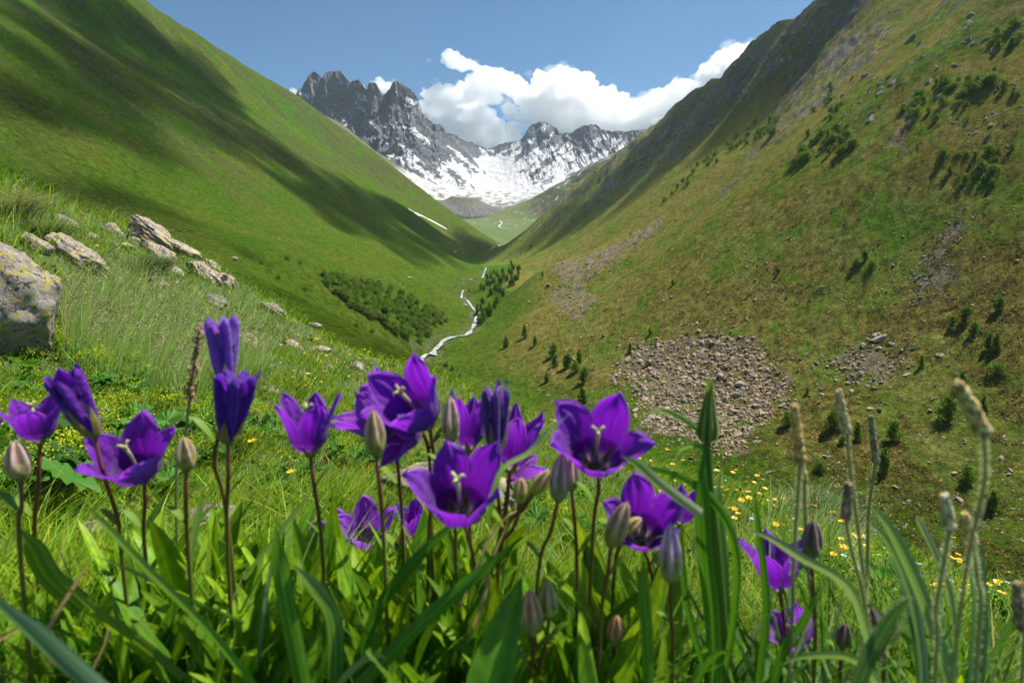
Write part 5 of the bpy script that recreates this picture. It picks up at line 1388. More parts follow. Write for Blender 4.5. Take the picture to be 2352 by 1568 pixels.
def folded(L, W, seed, cols=(PURD, PUR), twist=.5, spread=.0, tips=True):
    """a bell that is still furled or has closed again: five rolled lobes side by side"""
    rs = np.random.RandomState(seed); mb = MB(); nr, nc = 26, 60
    t = np.linspace(0, 1, nr)[:, None]; a = np.linspace(0, 2 * math.pi, nc, endpoint=False)[None, :]
    prof = np.sin(np.clip(t * 1.02 + .10, 0, 1) ** .8 * math.pi) ** .45 * (1 - .25 * t) if not spread else (.42 + .58 * t ** .7) * (1 - .3 * sstep(.93, 1, t))
    lob = 1 + .19 * np.cos(5 * (a + twist * t * .5)) * sstep(.08, .35, t) - .10 * np.abs(np.sin(5 * (a + twist * t * .5))) ** .5 * sstep(.1, .4, t)
    r = W / 2 * prof * lob * (1 + .04 * fbm(a * 3 + 0 * t, t * 6 + 0 * a, 3, seed))
    z = L * t + L * .06 * np.cos(5 * a + 1.2) * sstep(.8, 1, t) * (1 if spread else 0)
    V = np.stack([r * np.cos(a), r * np.sin(a), z + 0 * a], -1).reshape(-1, 3)
    g = (np.cos(5 * (a + twist * t * .5)) * .5 + .5)
    c = cols[0] * (1 - g[..., None]) + np.asarray(cols[1]) * g[..., None]
    if len(cols) > 2: w = (1 - sstep(.05, .5, t + 0 * a))[..., None]; c = c * (1 - w) + np.asarray(cols[2]) * w
    mb.add(V, grid_quads(nr, nc, True), None, np.clip(c, 0, 1).reshape(-1, 3))
    mb.add([(0, 0, L * (1.0 if not spread else .9)), ] + [tuple(V[(nr - 1) * nc + k]) for k in range(nc)], None, [(0, 1 + k, 1 + (k + 1) % nc) for k in range(nc)], cols[1])
    mb.add([(0, 0, 0)] + [tuple(V[k]) for k in range(nc)], None, [(0, 1 + (k + 1) % nc, 1 + k) for k in range(nc)], cols[0])
    if spread:      # loose lobe tips
        for k in range(5):
            a0 = 2 * math.pi * k / 5 + rs.uniform(-.2, .2); n = 9; q = np.linspace(0, 1, n)[:, None]; s = np.linspace(-1, 1, 7)[None, :]
            rr = W / 2 * (.82 + spread * rs.uniform(.3, 1.2) * q ** 1.4) ; zz = L * (.62 + rs.uniform(.34, .55) * q)
            an = a0 + s * (.55 * (1 - q ** 2) ** .7)
            rr = rr * (1 - .15 * (1 - s ** 2))
            mb.add(np.stack([rr * np.cos(an), rr * np.sin(an), zz + 0 * s], -1).reshape(-1, 3), grid_quads(n, 7), None, np.asarray(cols[1]) * rs.uniform(.8, 1.25))
    return mb

def calyx(R, Ls, seed, col=(.14, .19, .04), spread=.25, n=5):
    rs = np.random.RandomState(seed); mb = MB()
    v_, f_ = ICO2; mb.add(v_ * np.array([R * .75, R * .75, R * .55]) - np.array([0, 0, R * .25]), None, f_, col)
    for k in range(n):
        a0 = 2 * math.pi * k / n + math.pi / 5; t = np.linspace(0, 1, 9)[:, None]; s = np.linspace(-1, 1, 5)[None, :]
        L_ = Ls * rs.uniform(.8, 1.15); sp = spread * rs.uniform(.6, 1.4)
        r = R * (.70 + .45 * np.minimum(t * 3, 1)) + L_ * sp * t ** 1.5 + R * .10 * (1 - s ** 2)
        w = R * .62 * (1 - t) ** .8 * (1 - .3 * (1 - t) ** 6)
        X = r * math.cos(a0) - s * w * math.sin(a0); Y = r * math.sin(a0) + s * w * math.cos(a0); Z = L_ * t + 0 * s - R * .25 * (1 - t)
        c = np.array(col) * (1 + .5 * (np.abs(s) ** 2 + 0 * t))[..., None] * np.array([1 + .3 * rs.rand(), 1, 1])
        mb.add(np.stack([X, Y, Z], -1).reshape(-1, 3), grid_quads(9, 5), None, c.reshape(-1, 3))
    return mb

def style(L, seed, col=(.52, .50, .16)):
    mb = MB(); rs = np.random.RandomState(seed); r = L * .026
    tube(mb, [(0, 0, 0), (0, r * .4, L * .35), (r * .3, 0, L * .6), (0, 0, L * .78)], [r * .9, r * .8, r, r * 1.25], 8, np.array([(.5, .45, .42), (.5, .42, .45), np.array(col) * 1.0, np.array(col) * 1.1]))
    for k in range(3):
        a = k * 2.09 + seed; c_, s_ = math.cos(a), math.sin(a)
        tube(mb, [(0, 0, L * .76), (c_ * r * 1.2, s_ * r * 1.2, L * .85), (c_ * r * 3.4, s_ * r * 3.4, L * .89), (c_ * r * 4.4, s_ * r * 4.4, L * .85)], [r * 1.0, r * 1.05, r * .8, r * .35], 7, np.array(col) * 1.15)
    return mb

def stem_curve(root, pts, rad, name="stem", top=(.17, .055, .03), bot=(.13, .15, .02), mat_=None, leaflets=1, seed=0):
    """pts are world points from the flower down to the ground"""
    p = catmull(pts, 26); n = len(p); t = np.linspace(0, 1, n)
    col = np.array(top)[None] * (1 - sstep(.35, .9, t))[:, None] + np.array(bot)[None] * sstep(.35, .9, t)[:, None]
    mb = MB(); tube(mb, p - np.array(root), np.interp(t, [0, .04, 1], [rad * 1.3, rad, rad * 1.15]), 8, col)
    rs = np.random.RandomState(seed + 900)
    for k in range(leaflets):
        i = int(n * rs.uniform(.3, .62)); q = p[i] - np.array(root); a = rs.choice([-1, 1]); L_ = rad * rs.uniform(14, 26); m_ = 8
        tt = np.linspace(0, 1, m_)[:, None]; s = np.linspace(-1, 1, 3)[None, :]
        X = q[0] + a * L_ * .55 * tt ** 1.3 + 0 * s; Z = q[2] + L_ * (tt * .95 - .25 * tt ** 3) + s * rad * 2.2 * np.sin(math.pi * np.clip(tt * .95 + .05, 0, 1)) ** .8 * .6
        Y = q[1] - rad + s * rad * 1.6 * np.sin(math.pi * np.clip(tt, 0, 1)) - L_ * .1 * tt
        mb.add(np.stack([X, Y + 0 * Z, Z], -1).reshape(-1, 3), grid_quads(m_, 3), None, (.13, .22, .02))
    return mb.mesh(name)

def down_to_ground(pts_uvY):
    """world points; the last one is carried on to the ground"""
    w_ = [np.array(P(*q)) for q in pts_uvY]
    g = w_[-1].copy(); d = w_[-1] - w_[-2] if len(w_) > 1 else np.array([0, 0, -1.0]); d = d / np.linalg.norm(d); d = d * .3 + np.array([0, 0, -.9])
    gz = float(ground(g[0], g[1])[0])
    if g[2] > gz:
        k = (g[2] - gz) / .9
        w_.append(g + d / abs(d[2]) * (g[2] - gz) - np.array([0, 0, .01]))
    return w_

def put(kind, label, base, axis, Lpx, op=1.0, stem=(), Y=.33, seed=0, spin=0.0, light=0.0, Wpx=60, cols=None, sepal=.30, sep_spread=.25, cat=None, group=None, fuse=.46, srad=4.6, stylecol=(.46, .44, .20), spread=0.0, show_style=True, name=None):
    u, v = base; B0 = np.array(P(u, v, Y)); k = Y / F; L = Lpx * k
    pts = [(u, v, Y)] + [(a, b, Y + (c[0] if c else 0)) for a, b, *c in stem]
    w_ = down_to_ground(pts)
    Rm = frame(axis, spin); start = B0 - Rm[:, 2] * L * .02
    w_[0] = start
    if len(w_) < 3: w_.insert(1, (w_[0] + w_[1]) / 2)
    g = w_[-1]
    nm = name or ("bellflower" if kind == "open" else "bellflower_bud" if kind == "bud" else "closed_bellflower")
    root = empty(nm, tuple(g)); tag(root, label, cat or ("bellflower" if kind != "bud" else "flower bud"), group)
    M4 = Matrix.Translation(Vector(B0 - g)) @ Matrix([[*Rm[0], 0], [*Rm[1], 0], [*Rm[2], 0], [0, 0, 0, 1]])
    def part(mb, name_, m_):
        me_ = mb.mesh(name_); me_.transform(M4); me_.materials.append(m_); return link(bpy.data.objects.new(name_, me_), root)
    if kind == "open":
        part(corolla(L, op, seed, fuse, 1.0, light), "petals", M_PETAL)
        if show_style: part(style(L * .92, seed, stylecol), "style", M_STYLE)
        part(calyx(L * .115, L * sepal, seed, (.13, .17, .03), sep_spread), "calyx", M_STEM)
    elif kind == "folded":
        part(folded(L, Wpx * k, seed, cols or (PURD, PUR), .6, spread or .15), "petals", M_PETAL)
        part(calyx(Wpx * k * .27, L * sepal, seed, (.20, .20, .05), sep_spread), "calyx", M_BUD)
    else:
        part(folded(L, Wpx * k, seed, cols or ((.16, .12, .14), (.42, .34, .40), (.24, .26, .08)), .4), "petals", M_BUD)
        part(calyx(Wpx * k * .34, L * sepal, seed, (.19, .24, .03), sep_spread), "calyx", M_BUD)
    me_ = stem_curve(g, [tuple(x) for x in w_], srad * k, seed=seed, leaflets=1 + seed % 2); me_.materials.append(M_STEM); link(bpy.data.objects.new("stem", me_), root)
    return root
GO, GB, GC_ = "open violet bellflowers", "bellflower buds", "closed violet bellflowers"
put("open", "violet bellflower seen from the side at the left edge, behind a greyish bud", (92, 1012), (-.02, -.12, 1), 118, .95, [(88, 1110), (80, 1240, .02)], .36, 1, .2, group=GO)
put("open", "sliver of a violet bellflower cut by the left picture edge", (-28, 1015), (.1, -.1, 1), 60, .8, [(-30, 1100)], .36, 2, .9, group=GO)
put("open", "wide open violet bellflower facing the camera, lower left", (330, 1100), (.03, -.50, .86), 152, 1.12, [(333, 1150), (330, 1210, .02), (335, 1290, .03)], .33, 3, .5, group=GO)
put("open", "violet cup shaped bellflower standing alone left of the cluster", (712, 1040), (.0, -.05, 1), 148, .72, [(722, 1120), (738, 1240, .02)], .32, 4, .25, group=GO, fuse=.40)
put("open", "tallest violet bellflower of the centre cluster with one petal pointing straight up", (985, 972), (-.42, -.55, .74), 168, .95, [(1000, 1100, .02), (985, 1230, .03)], .34, 5, .9, group=GO)
put("open", "violet bellflower turned away at the left of the centre cluster behind a tan bud", (905, 1000), (-.55, -.05, .55), 150, .85, [(915, 1080, .02), (925, 1220, .03)], .36, 6, .2, light=.25, group=GO)
put("open", "violet bellflower opening downward to the left between cluster and front flower", (965, 985), (-.55, -.45, -.05), 118, .9, [(985, 1040, .02), (990, 1180, .03)], .355, 7, .3, group=GO, show_style=False)
put("open", "big open violet bellflower at the front centre with a long pale style", (1060, 1190), (-.02, -.48, .87), 190, 1.0, [(1078, 1240, .01), (1090, 1310, .02), (1075, 1400, .03)], .29, 8, .62, group=GO, stylecol=(.50, .52, .22))
put("open", "violet bellflower behind the grey bud in the middle of the cluster", (1075, 1030), (.08, .1, 1), 132, .5, [(1072, 1120, .01), (1080, 1250, .03)], .37, 9, .3, group=GO, show_style=False)
put("open", "narrow violet bellflower at the right of the cluster behind the furled one", (1172, 1075), (.22, .05, 1), 150, .45, [(1165, 1150, .01), (1150, 1280, .02)], .38, 10, .7, group=GO, show_style=False)
put("open", "pale violet bellflower nodding right below the cluster", (1170, 1105), (.55, .1, .55), 95, .7, [(1160, 1170, .01), (1150, 1290, .02)], .40, 11, .1, light=.5, group=GO, show_style=False)
put("open", "broad violet bellflower facing the camera right of centre in front of the scree", (1368, 1070), (-.06, -.58, .80), 176, 1.15, [(1375, 1120), (1360, 1250, .02)], .31, 12, .95, group=GO)
put("open", "violet bellflower behind a leaning bud, below the broad one", (1470, 1238), (-.08, -.55, .84), 155, 1.1, [(1492, 1300), (1500, 1380, .02)], .34, 13, .3, group=GO, show_style=False)
put("open", "small violet bellflower showing right of the flower behind the leaning bud", (1560, 1200), (.28, .0, 1), 92, .55, [(1560, 1260), (1545, 1380, .02)], .40, 14, .5, group=GO, show_style=False)
put("open", "violet bellflower seen from below right of the goatsbeard stem", (1790, 1352), (-.12, .12, 1), 138, .95, [(1800, 1420), (1810, 1560, .02)], .35, 15, .2, group=GO, show_style=False)
put("open", "lowest violet bellflower at the right, among grass blades", (1830, 1478), (-.42, -.4, .8), 112, .85, [(1850, 1540)], .37, 16, .8, light=.2, group=GO)
put("open", "small violet bellflower lying low behind the leaves, left one of two", (785, 1275), (-.2, -.3, .8), 100, 1.1, [(795, 1340)], .62, 17, .1, light=.2, group=GO, show_style=False)
put("open", "small violet bellflower lying low behind the leaves, right one of two", (842, 1255), (.1, -.35, .85), 108, 1.1, [(832, 1330)], .62, 18, .6, light=.25, group=GO, show_style=False)
put("open", "little violet bellflower half hidden left of the big front flower", (952, 1228), (-.05, -.1, 1), 84, .8, [(952, 1300)], .60, 19, .2, group=GO, show_style=False)
LILAC = (np.array((.10, .03, .30)), np.array((.34, .16, .66)))
put("folded", "dark violet closed bellflower leaning left at the far left", (215, 992), (-.36, -.05, 1), 148, 1, [(235, 1080), (270, 1190, .01), (278, 1260, .02)], .31, 21, .2, Wpx=78, cols=(PURD * .6, PUR * .9), group=GC_, spread=.35, sepal=.5)
put("folded", "lilac closed bellflower, the topmost flower of the picture", (520, 885), (-.02, .0, 1), 152, 1, [(515, 960), (492, 1060, .01), (520, 1180, .02)], .33, 22, .8, Wpx=72, cols=LILAC, group=GC_, spread=.30, sepal=.35)
put("folded", "dark violet closed bellflower just below the topmost one", (524, 1002), (.22, -.05, 1), 150, 1, [(524, 1100), (522, 1240, .01)], .31, 23, .4, Wpx=88, cols=(PURD * .8, PURD * 1.7), group=GC_, spread=.35, sepal=.35)
put("folded", "furled violet bellflower of upright rolls with long green sepals", (1135, 1045), (.02, .0, 1), 156, 1, [(1140, 1110), (1150, 1200, .01), (1145, 1300, .02)], .33, 24, .1, Wpx=66, cols=(PURD * .6, (.20, .10, .40)), group=GC_, spread=.06, sepal=.62)
MAUVE = ((.28, .16, .14), (.80, .58, .52), (.38, .34, .12)); TAN = ((.22, .15, .09), (.62, .46, .32), (.36, .36, .06)); LIME = ((.34, .28, .08), (.70, .54, .30), (.46, .54, .04)); DARKB = ((.07, .05, .06), (.34, .23, .26), (.18, .18, .05)); LILB = ((.38, .24, .42), (.78, .56, .76), (.42, .42, .12)); ROSE = ((.34, .14, .07), (.85, .48, .28), (.34, .34, .07))
BUDS = [("greyish mauve bud in front of the leftmost bellflower", (47, 1092), (-.03, 0, 1), 98, 52, MAUVE, [(50, 1160), (45, 1250)], .29, .22), ("tan bud right of the wide open left flower", (428, 1072), (-.02, 0, 1), 84, 46, TAN, [(427, 1150), (432, 1260, .01)], .31, .5),
        ("tan bud in front of the centre cluster", (862, 1035), (-.02, 0, 1), 112, 50, TAN, [(872, 1120), (882, 1260, .01)], .29, .4), ("greyish mauve bud in the middle of the centre cluster", (1036, 1006), (.0, 0, 1), 112, 44, MAUVE, [(1040, 1080), (1045, 1190, .01)], .31, .5),
        ("tall greyish mauve bud between the front flower and the broad right one", (1283, 1142), (.06, 0, 1), 124, 50, MAUVE, [(1265, 1220), (1235, 1330, .01)], .29, .35), ("dull mauve bud close behind the tall one", (1312, 1120), (.02, 0, 1), 90, 36, MAUVE, [(1320, 1200), (1325, 1320, .02)], .32, .4),
        ("small yellowish green bud below the centre cluster", (1195, 1150), (.04, 0, 1), 66, 36, LIME, [(1180, 1210), (1120, 1320, .02)], .31, .5), ("yellowish green bud leaning right below the tall mauve one", (1225, 1130), (.55, 0, .8), 76, 36, LIME, [(1205, 1165), (1150, 1260, .02)], .31, .5),
        ("brownish bud leaning right in front of a violet flower", (1405, 1245), (.34, 0, 1), 122, 54, TAN, [(1395, 1320), (1380, 1430, .01)], .28, .32), ("small grey green bud tucked beside the leaning bud", (1440, 1215), (.7, 0, .6), 50, 32, LIME, [(1425, 1250), (1410, 1330, .02)], .31, .4),
        ("lilac bud with green sepals left of the goatsbeard", (1540, 1325), (-.03, 0, 1), 156, 54, LILB, [(1541, 1400), (1545, 1500, .01)], .28, .55), ("rosy brown bud low in the centre right", (1222, 1448), (-.06, 0, 1), 124, 54, ROSE, [(1222, 1510), (1215, 1600)], .27, .25),
        ("yellowish green bud right beside the rosy brown one", (1262, 1408), (-.04, 0, 1), 96, 46, LIME, [(1255, 1470), (1240, 1560)], .28, .5), ("small rosy bud below the leaning bud", (1412, 1476), (.03, 0, 1), 86, 40, ROSE, [(1408, 1540)], .30, .3),
        ("dark brown bud right of the low violet flower", (1862, 1272), (.0, 0, 1), 98, 48, DARKB, [(1868, 1360), (1872, 1500, .01)], .30, .25), ("small dark purple bud among the grass blades at the right", (1934, 1482), (.08, 0, 1), 68, 36, DARKB, [(1930, 1540)], .33, .2),
        ("dark bud leaning left against the grass blades", (2020, 1462), (-.35, 0, 1), 98, 34, DARKB, [(2030, 1520)], .31, .5), ("rounded tip of a pale bud at the bottom edge", (2180, 1610), (.0, 0, 1), 66, 52, ROSE, [(2180, 1680)], .29, .3),
        ("faded bud beside the little half hidden flower", (925, 1256), (.05, 0, 1), 60, 26, ROSE, [(926, 1310)], .45, .3)]
for i, (lab, base, ax, L_, W_, cols, st, Y, sep) in enumerate(BUDS):
    put("bud", lab, base, ax, L_, 1, st, Y, 40 + i, i * .7, Wpx=W_, cols=tuple(np.array(c) for c in cols), sepal=sep, sep_spread=.05, group=GB)

# ------------------------------------------------------------------ rosettes of broad leaves
def broad_leaves(mb, base, n, h, w, rs, spread=.35, face=True, cols=((.11, .25, .012), (.08, .20, .012), (.15, .30, .015))):
    for k in range(n):
        az = rs.uniform(0, 2 * math.pi); L_ = h * rs.uniform(.65, 1.12); W_ = w * rs.uniform(.7, 1.2); ln = rs.uniform(.05, spread) ; bend = rs.uniform(.0, .25)
        nt_, ns = 12, 5; t = np.linspace(0, 1, nt_)[:, None]; s = np.linspace(-1, 1, ns)[None, :]
        half = W_ / 2 * (1 + .05 * np.sin(t * 23 + k * 3)) * (np.sin(math.pi * np.clip(t, 0, 1) ** 1.35) ** .75 * .92 + .08 * (1 - t)) * np.where(t > .97, .5, 1)
        hor = L_ * (ln * t + bend * t ** 3); ver = L_ * (t - .5 * bend * t ** 3)
        th = az + math.pi / 2 + rs.normal(0, .9); sx, sy = math.cos(th), math.sin(th)
        fold = .28 * np.abs(s) * half
        wav = .06 * W_ * np.sin(t * 11 + k) * s
        X = base[0] + math.cos(az) * hor + sx * s * half - math.cos(az) * fold; Y = base[1] + math.sin(az) * hor + sy * s * half - math.sin(az) * fold; Z = base[2] + ver + 0 * s + fold * .4 + wav
        c = np.array(cols[rs.randint(len(cols))]) * rs.uniform(.7, 1.3)
        cc = c[None, None] * (1 + .8 * np.exp(-(s / .22) ** 2) * (1 - .4 * t) + .35 * (np.abs(s) > .9))[..., None] * (np.array([1, 1, 1]) + np.array([.25, 0, 0]) * sstep(.6, 1, t)[..., None])
        mb.add(np.stack([X + 0 * Z, Y + 0 * Z, Z], -1).reshape(-1, 3), grid_quads(nt_, ns), None, np.clip(cc, 0, 1).reshape(-1, 3))
def rosette(u, v, Y, seed, n, h, w, label, spread=.35, group="rosettes of upright broad leaves", cols=None):
    p = np.array(P(u, v, Y)); g = np.array([p[0], p[1], float(ground(p[0], p[1])[0])])
    root = empty("leaf_rosette", tuple(g)); tag(root, label, "leafy plant", group)
    rs = np.random.RandomState(seed); mb = MB()
    hh = max(.045, (p[2] - g[2])) * 1.16 if h is None else h
    for k in range(n):
        bx = rs.normal(0, .018, 2)
        gz = float(ground(g[0] + bx[0], g[1] + bx[1])[0]) - g[2]
        broad_leaves(mb, (bx[0], bx[1], gz), 1, hh * rs.uniform(.8, 1.12), w, rs, spread, cols=cols or ((.11, .25, .012), (.075, .19, .012), (.16, .30, .015)))
    mb.build("leaves", M_BROAD, root)
# (u, v) = where the tallest tips reach
ROS = []
rr = np.random.RandomState(77)
for Y, vt, n_, ul, ur in ((.46, 1225, 11, 260, 1130), (.42, 1250, 12, 300, 1480), (.38, 1300, 12, 240, 1520), (.345, 1350, 11, 300, 1500), (.315, 1420, 9, 330, 1480), (.29, 1490, 8, 420, 1500)):
    for k in range(n_):
        u = ul + (ur - ul) * (k + .5) / n_ + rr.uniform(-22, 22); dip = 70 * sstep(1080, 1180, u) * (1 - sstep(1300, 1420, u)) if Y > .36 else 0
        ROS.append((u, vt + rr.uniform(-28, 40) + dip, Y + rr.uniform(-.015, .015)))
for k in range(7): ROS.append((60 + 30 * k + rr.uniform(-20, 20), 1400 + rr.uniform(-60, 60), rr.uniform(.32, .42)))
for k in range(8): ROS.append((1500 + 105 * k + rr.uniform(-30, 30), 1510 + rr.uniform(-40, 30), rr.uniform(.34, .42)))
for i, (u, v, Y) in enumerate(ROS):
    rosette(float(u), float(v), Y, 800 + i, 11, None, .0145 * (Y / .36) ** .3, "upright rosette of broad dark green leaves under the bellflowers")
rosette(1050, 1475, .245, 990, 3, None, .026, "large glossy oval leaves at the bottom centre, crossing grass blades", .25, None, ((.09, .24, .014), (.12, .28, .02)))
rosette(1120, 1570, .24, 991, 3, None, .032, "round leaf cut by the bottom edge right of the glossy oval leaves", .35, None, ((.055, .15, .02),))
rosette(1500, 1300, .36, 992, 4, None, .026, "dark wide leaves standing behind the lilac bud", .2, None, ((.03, .09, .012),))

# ------------------------------------------------------------------ single grass blades, goatsbeard and plantains
def strap(name, label, cat, pts, wpx, cols, fold=.25, twist=0.0, taper=(1, 1), group=None, parent=None, hairs=None, ground_it=True, yaw=0.0):
    """a broad grass blade through (u, v, Y) points from tip to foot"""
    p = catmull([P(*q) for q in pts], 40); n = len(p); t = np.linspace(0, 1, n)
    Yq = np.interp(t, np.linspace(0, 1, len(pts)), [q[2] for q in pts])
    T = np.gradient(p, axis=0); T /= np.linalg.norm(T, axis=1)[:, None]
    view = np.tile([math.sin(yaw), math.cos(yaw), 0], (n, 1)); S = np.cross(T, view); S /= np.linalg.norm(S, axis=1)[:, None] + 1e-9; Nn = np.cross(S, T)
    th = twist * t; S2 = S * np.cos(th)[:, None] + Nn * np.sin(th)[:, None]; N2 = np.cross(S2, T)
    w = wpx / F * Yq / 2 * (1 - (1 - sstep(0, .45, t + .02) ** .8) * taper[0]) * (1 - (1 - taper[1]) * t)
    s = np.linspace(-1, 1, 7)[None, :, None]
    V = p[:, None] + S2[:, None] * s * w[:, None, None] + N2[:, None] * (np.abs(s) * fold) * w[:, None, None]
    c0, c1 = np.array(cols[0]), np.array(cols[1]); c = c0 * (1 - t)[:, None] + c1 * t[:, None]
    cc = c[:, None] * (1 + .28 * np.cos(s * 9) + .25 * np.exp(-(s / .18) ** 2))
    root_p = V.reshape(-1, 3)[-1].copy() if parent is None else np.zeros(3)
    mb = MB(); mb.add(V.reshape(-1, 3) - root_p, grid_quads(n, 7), None, np.clip(cc, 0, 1).reshape(-1, 3))
    if hairs:
        rs = np.random.RandomState(int(wpx * 7)); m_ = hairs; i = rs.randint(0, n - 1, m_); sd = rs.choice([-1, 1], m_)
        bp = p[i] + S2[i] * (sd * w[i])[:, None]; tp = bp + S2[i] * (sd * rs.uniform(.0012, .003, m_))[:, None] + rs.normal(0, .0006, (m_, 3)); wd = T[i] * .00012
        VV = np.stack([bp - wd, bp + wd, tp + wd * .4, tp - wd * .4], 1).reshape(-1, 3) - root_p; mb.add(VV, np.arange(m_ * 4).reshape(-1, 4), None, (.5, .52, .38))
    o = mb.build(name, M_GRASS, parent)
    if parent is None:
        o.location = root_p; tag(o, label, cat, group)
    return o
GD, GM, GL, GBL = (.060, .18, .012), (.10, .26, .014), (.20, .33, .10), (.13, .25, .13)
GG = "broad single grass blades in the foreground"
STRAPS = [("long green blade sweeping from the left down to the bottom centre left", [(195, 1160, .25), (240, 1205, .25), (330, 1300, .255), (480, 1450, .26), (600, 1600, .26)], 24, (GL, GM)),
          ("wide bluish blade crossing the bottom left corner", [(-60, 1340, .20), (60, 1440, .20), (150, 1520, .20), (260, 1620, .20)], 52, (GBL, GBL)),
          ("dark green blade rising to the right through the bottom centre", [(1190, 1240, .27), (1120, 1300, .27), (980, 1420, .26), (840, 1560, .25), (780, 1620, .25)], 36, (GM, GD)),
          ("folded dark blade ending just below the front bellflower", [(1085, 1170, .30), (1000, 1240, .30), (900, 1350, .30), (850, 1440, .30), (820, 1530, .30)], 30, (GD, GD)),
          ("bright upright blade left of the small low bellflowers", [(632, 1200, .27), (640, 1290, .27), (660, 1400, .265), (700, 1600, .26)], 44, (GM, GM)),
          ("wavy dark blade right of the bright upright blade", [(668, 1290, .26), (720, 1350, .26), (765, 1430, .26), (770, 1600, .26)], 42, (GL, GD)),
          ("thin grey green blade leaning right, left of centre", [(655, 1180, .30), (625, 1290, .30), (600, 1440, .30), (585, 1600, .30)], 12, (GBL, GBL)),
          ("straight pale blade crossing behind the left leaves", [(730, 1110, .40), (660, 1200, .40), (560, 1330, .40)], 12, (GL, GL)),
          ("broad upright blade left of the lilac bud", [(1478, 1270, .27), (1480, 1360, .27), (1488, 1470, .265), (1492, 1620, .26)], 32, (GM, GM)),
          ("dark slim blade left of the goatsbeard stem", [(1570, 1160, .30), (1565, 1260, .30), (1585, 1420, .30), (1640, 1600, .30)], 16, (GD, GD)),
          ("light green blade arching from upper left to bottom right, right side", [(1992, 1152, .25), (2050, 1220, .25), (2110, 1340, .25), (2160, 1480, .25), (2200, 1620, .25)], 34, (GL, GL)),
          ("second light green blade inside the first arching one", [(1985, 1192, .27), (2040, 1240, .27), (2090, 1340, .27), (2120, 1480, .27), (2130, 1620, .27)], 30, (GL, GBL)),
          ("broad dark bluish blade standing upright near the right edge", [(2232, 1180, .27), (2245, 1280, .27), (2255, 1420, .27), (2240, 1620, .27)], 38, (GBL, (.03, .10, .05))),
          ("silvery bent blade crossing in front of the low right bellflower", [(1706, 1215, .26), (1770, 1235, .26), (1840, 1280, .26), (1950, 1350, .265), (2000, 1480, .27)], 22, ((.30, .36, .22), GL)),
          ("dark blade running diagonally across the right grasses", [(1860, 1275, .33), (1950, 1350, .33), (2060, 1440, .33), (2180, 1540, .33)], 20, (GD, GM)),
          ("thick blade with pale hairy edges at the right", [(2092, 1368, .24), (2050, 1420, .24), (2010, 1490, .24), (1960, 1610, .24)], 44, ((.08, .17, .04), (.06, .14, .04))),
          ("pale blade curling over at the bottom right", [(1780, 1530, .25), (1850, 1508, .25), (1950, 1510, .25), (2010, 1560, .25), (2040, 1640, .25)], 26, (GL, GL)),
          ("arched green blade in the bottom right grasses", [(1690, 1498, .27), (1650, 1500, .27), (1610, 1550, .27), (1590, 1640, .27)], 20, (GM, GM)),
          ("broad lime leaf pointing up at the left edge", [(32, 1200, .30), (70, 1260, .30), (110, 1330, .30), (190, 1400, .30)], 62, ((.13, .26, .015), (.12, .24, .015))),
          ("yellowish curled blade at the bottom left of centre", [(895, 1520, .25), (870, 1505, .25), (830, 1520, .25), (780, 1570, .25), (760, 1640, .25)], 18, ((.28, .34, .08), GL)),
          ("olive blade crossing the left leaves downward", [(130, 1330, .28), (230, 1410, .28), (340, 1490, .28), (420, 1560, .28)], 26, ((.15, .25, .02), (.12, .22, .02))),
          ("thin pale blade running from the left to the middle of the leaves", [(200, 1270, .28), (300, 1310, .28), (420, 1370, .28), (560, 1430, .28)], 10, (GL, GM)),
          ("dark upright blade pair right of the goatsbeard stem, left one", [(1730, 1120, .31), (1745, 1230, .31), (1760, 1400, .31), (1740, 1600, .31)], 18, (GD, GD)),
          ("dark wide blade rising behind the hairy edged one", [(2075, 1260, .29), (2095, 1360, .29), (2115, 1480, .29), (2130, 1620, .29)], 34, ((.03, .10, .02), (.03, .10, .02))),
          ("narrow green blade with a flag like bent leaf right of the meadow edge", [(2130, 1205, .30), (2110, 1190, .30), (2150, 1270, .30), (2190, 1380, .30), (2200, 1560, .30)], 18, ((.32, .34, .20), GL)),
          ("green blade rising between the two low right bellflowers", [(1890, 1330, .29), (1850, 1420, .29), (1800, 1500, .29), (1760, 1620, .29)], 26, (GM, GD)),
          ("short pale green blade standing left of the closed dark flowers", [(468, 1120, .36), (455, 1180, .36), (440, 1250, .36), (430, 1330, .36)], 20, (GL, GL)),
          ("grey green blade tip crossing the broad right bellflower", [(1310, 950, .26), (1260, 990, .26), (1215, 1040, .26), (1150, 1085, .27), (1120, 1200, .28)], 14, ((.34, .36, .30), GM))]
for i, (lab, pts, w_, cols) in enumerate(STRAPS):
    strap("grass_blade", lab, "grass blade", pts, w_, cols, .3, .35 * math.sin(i * 1.9), group=GG, hairs=260 if "hairy" in lab else None)  # each one is a single broad blade of meadow grass
STRAW = [("pale straw leaning in the leaves at the lower left", [(215, 1270, .28), (160, 1360, .28), (100, 1460, .28)], 10), ("short dry stalk at the left bottom", [(72, 1420, .27), (30, 1450, .27), (-20, 1480, .27)], 11), ("crooked straw right of the front bellflower", [(1175, 1180, .31), (1130, 1290, .31), (1110, 1380, .30), (1075, 1475, .30)], 9),
         ("thin straw crossing below the yellowish buds", [(1190, 1150, .30), (1120, 1250, .30), (1060, 1390, .30)], 7), ("orange dead leaf tip at the bottom left", [(205, 1532, .25), (160, 1528, .25), (100, 1520, .25)], 14), ("dry bent stalk leaning from the left leaves", [(255, 1400, .30), (240, 1480, .30), (200, 1560, .30)], 8),
         ("pale straw behind the lilac bud", [(1420, 1240, .42), (1380, 1330, .42), (1340, 1420, .42)], 5)]
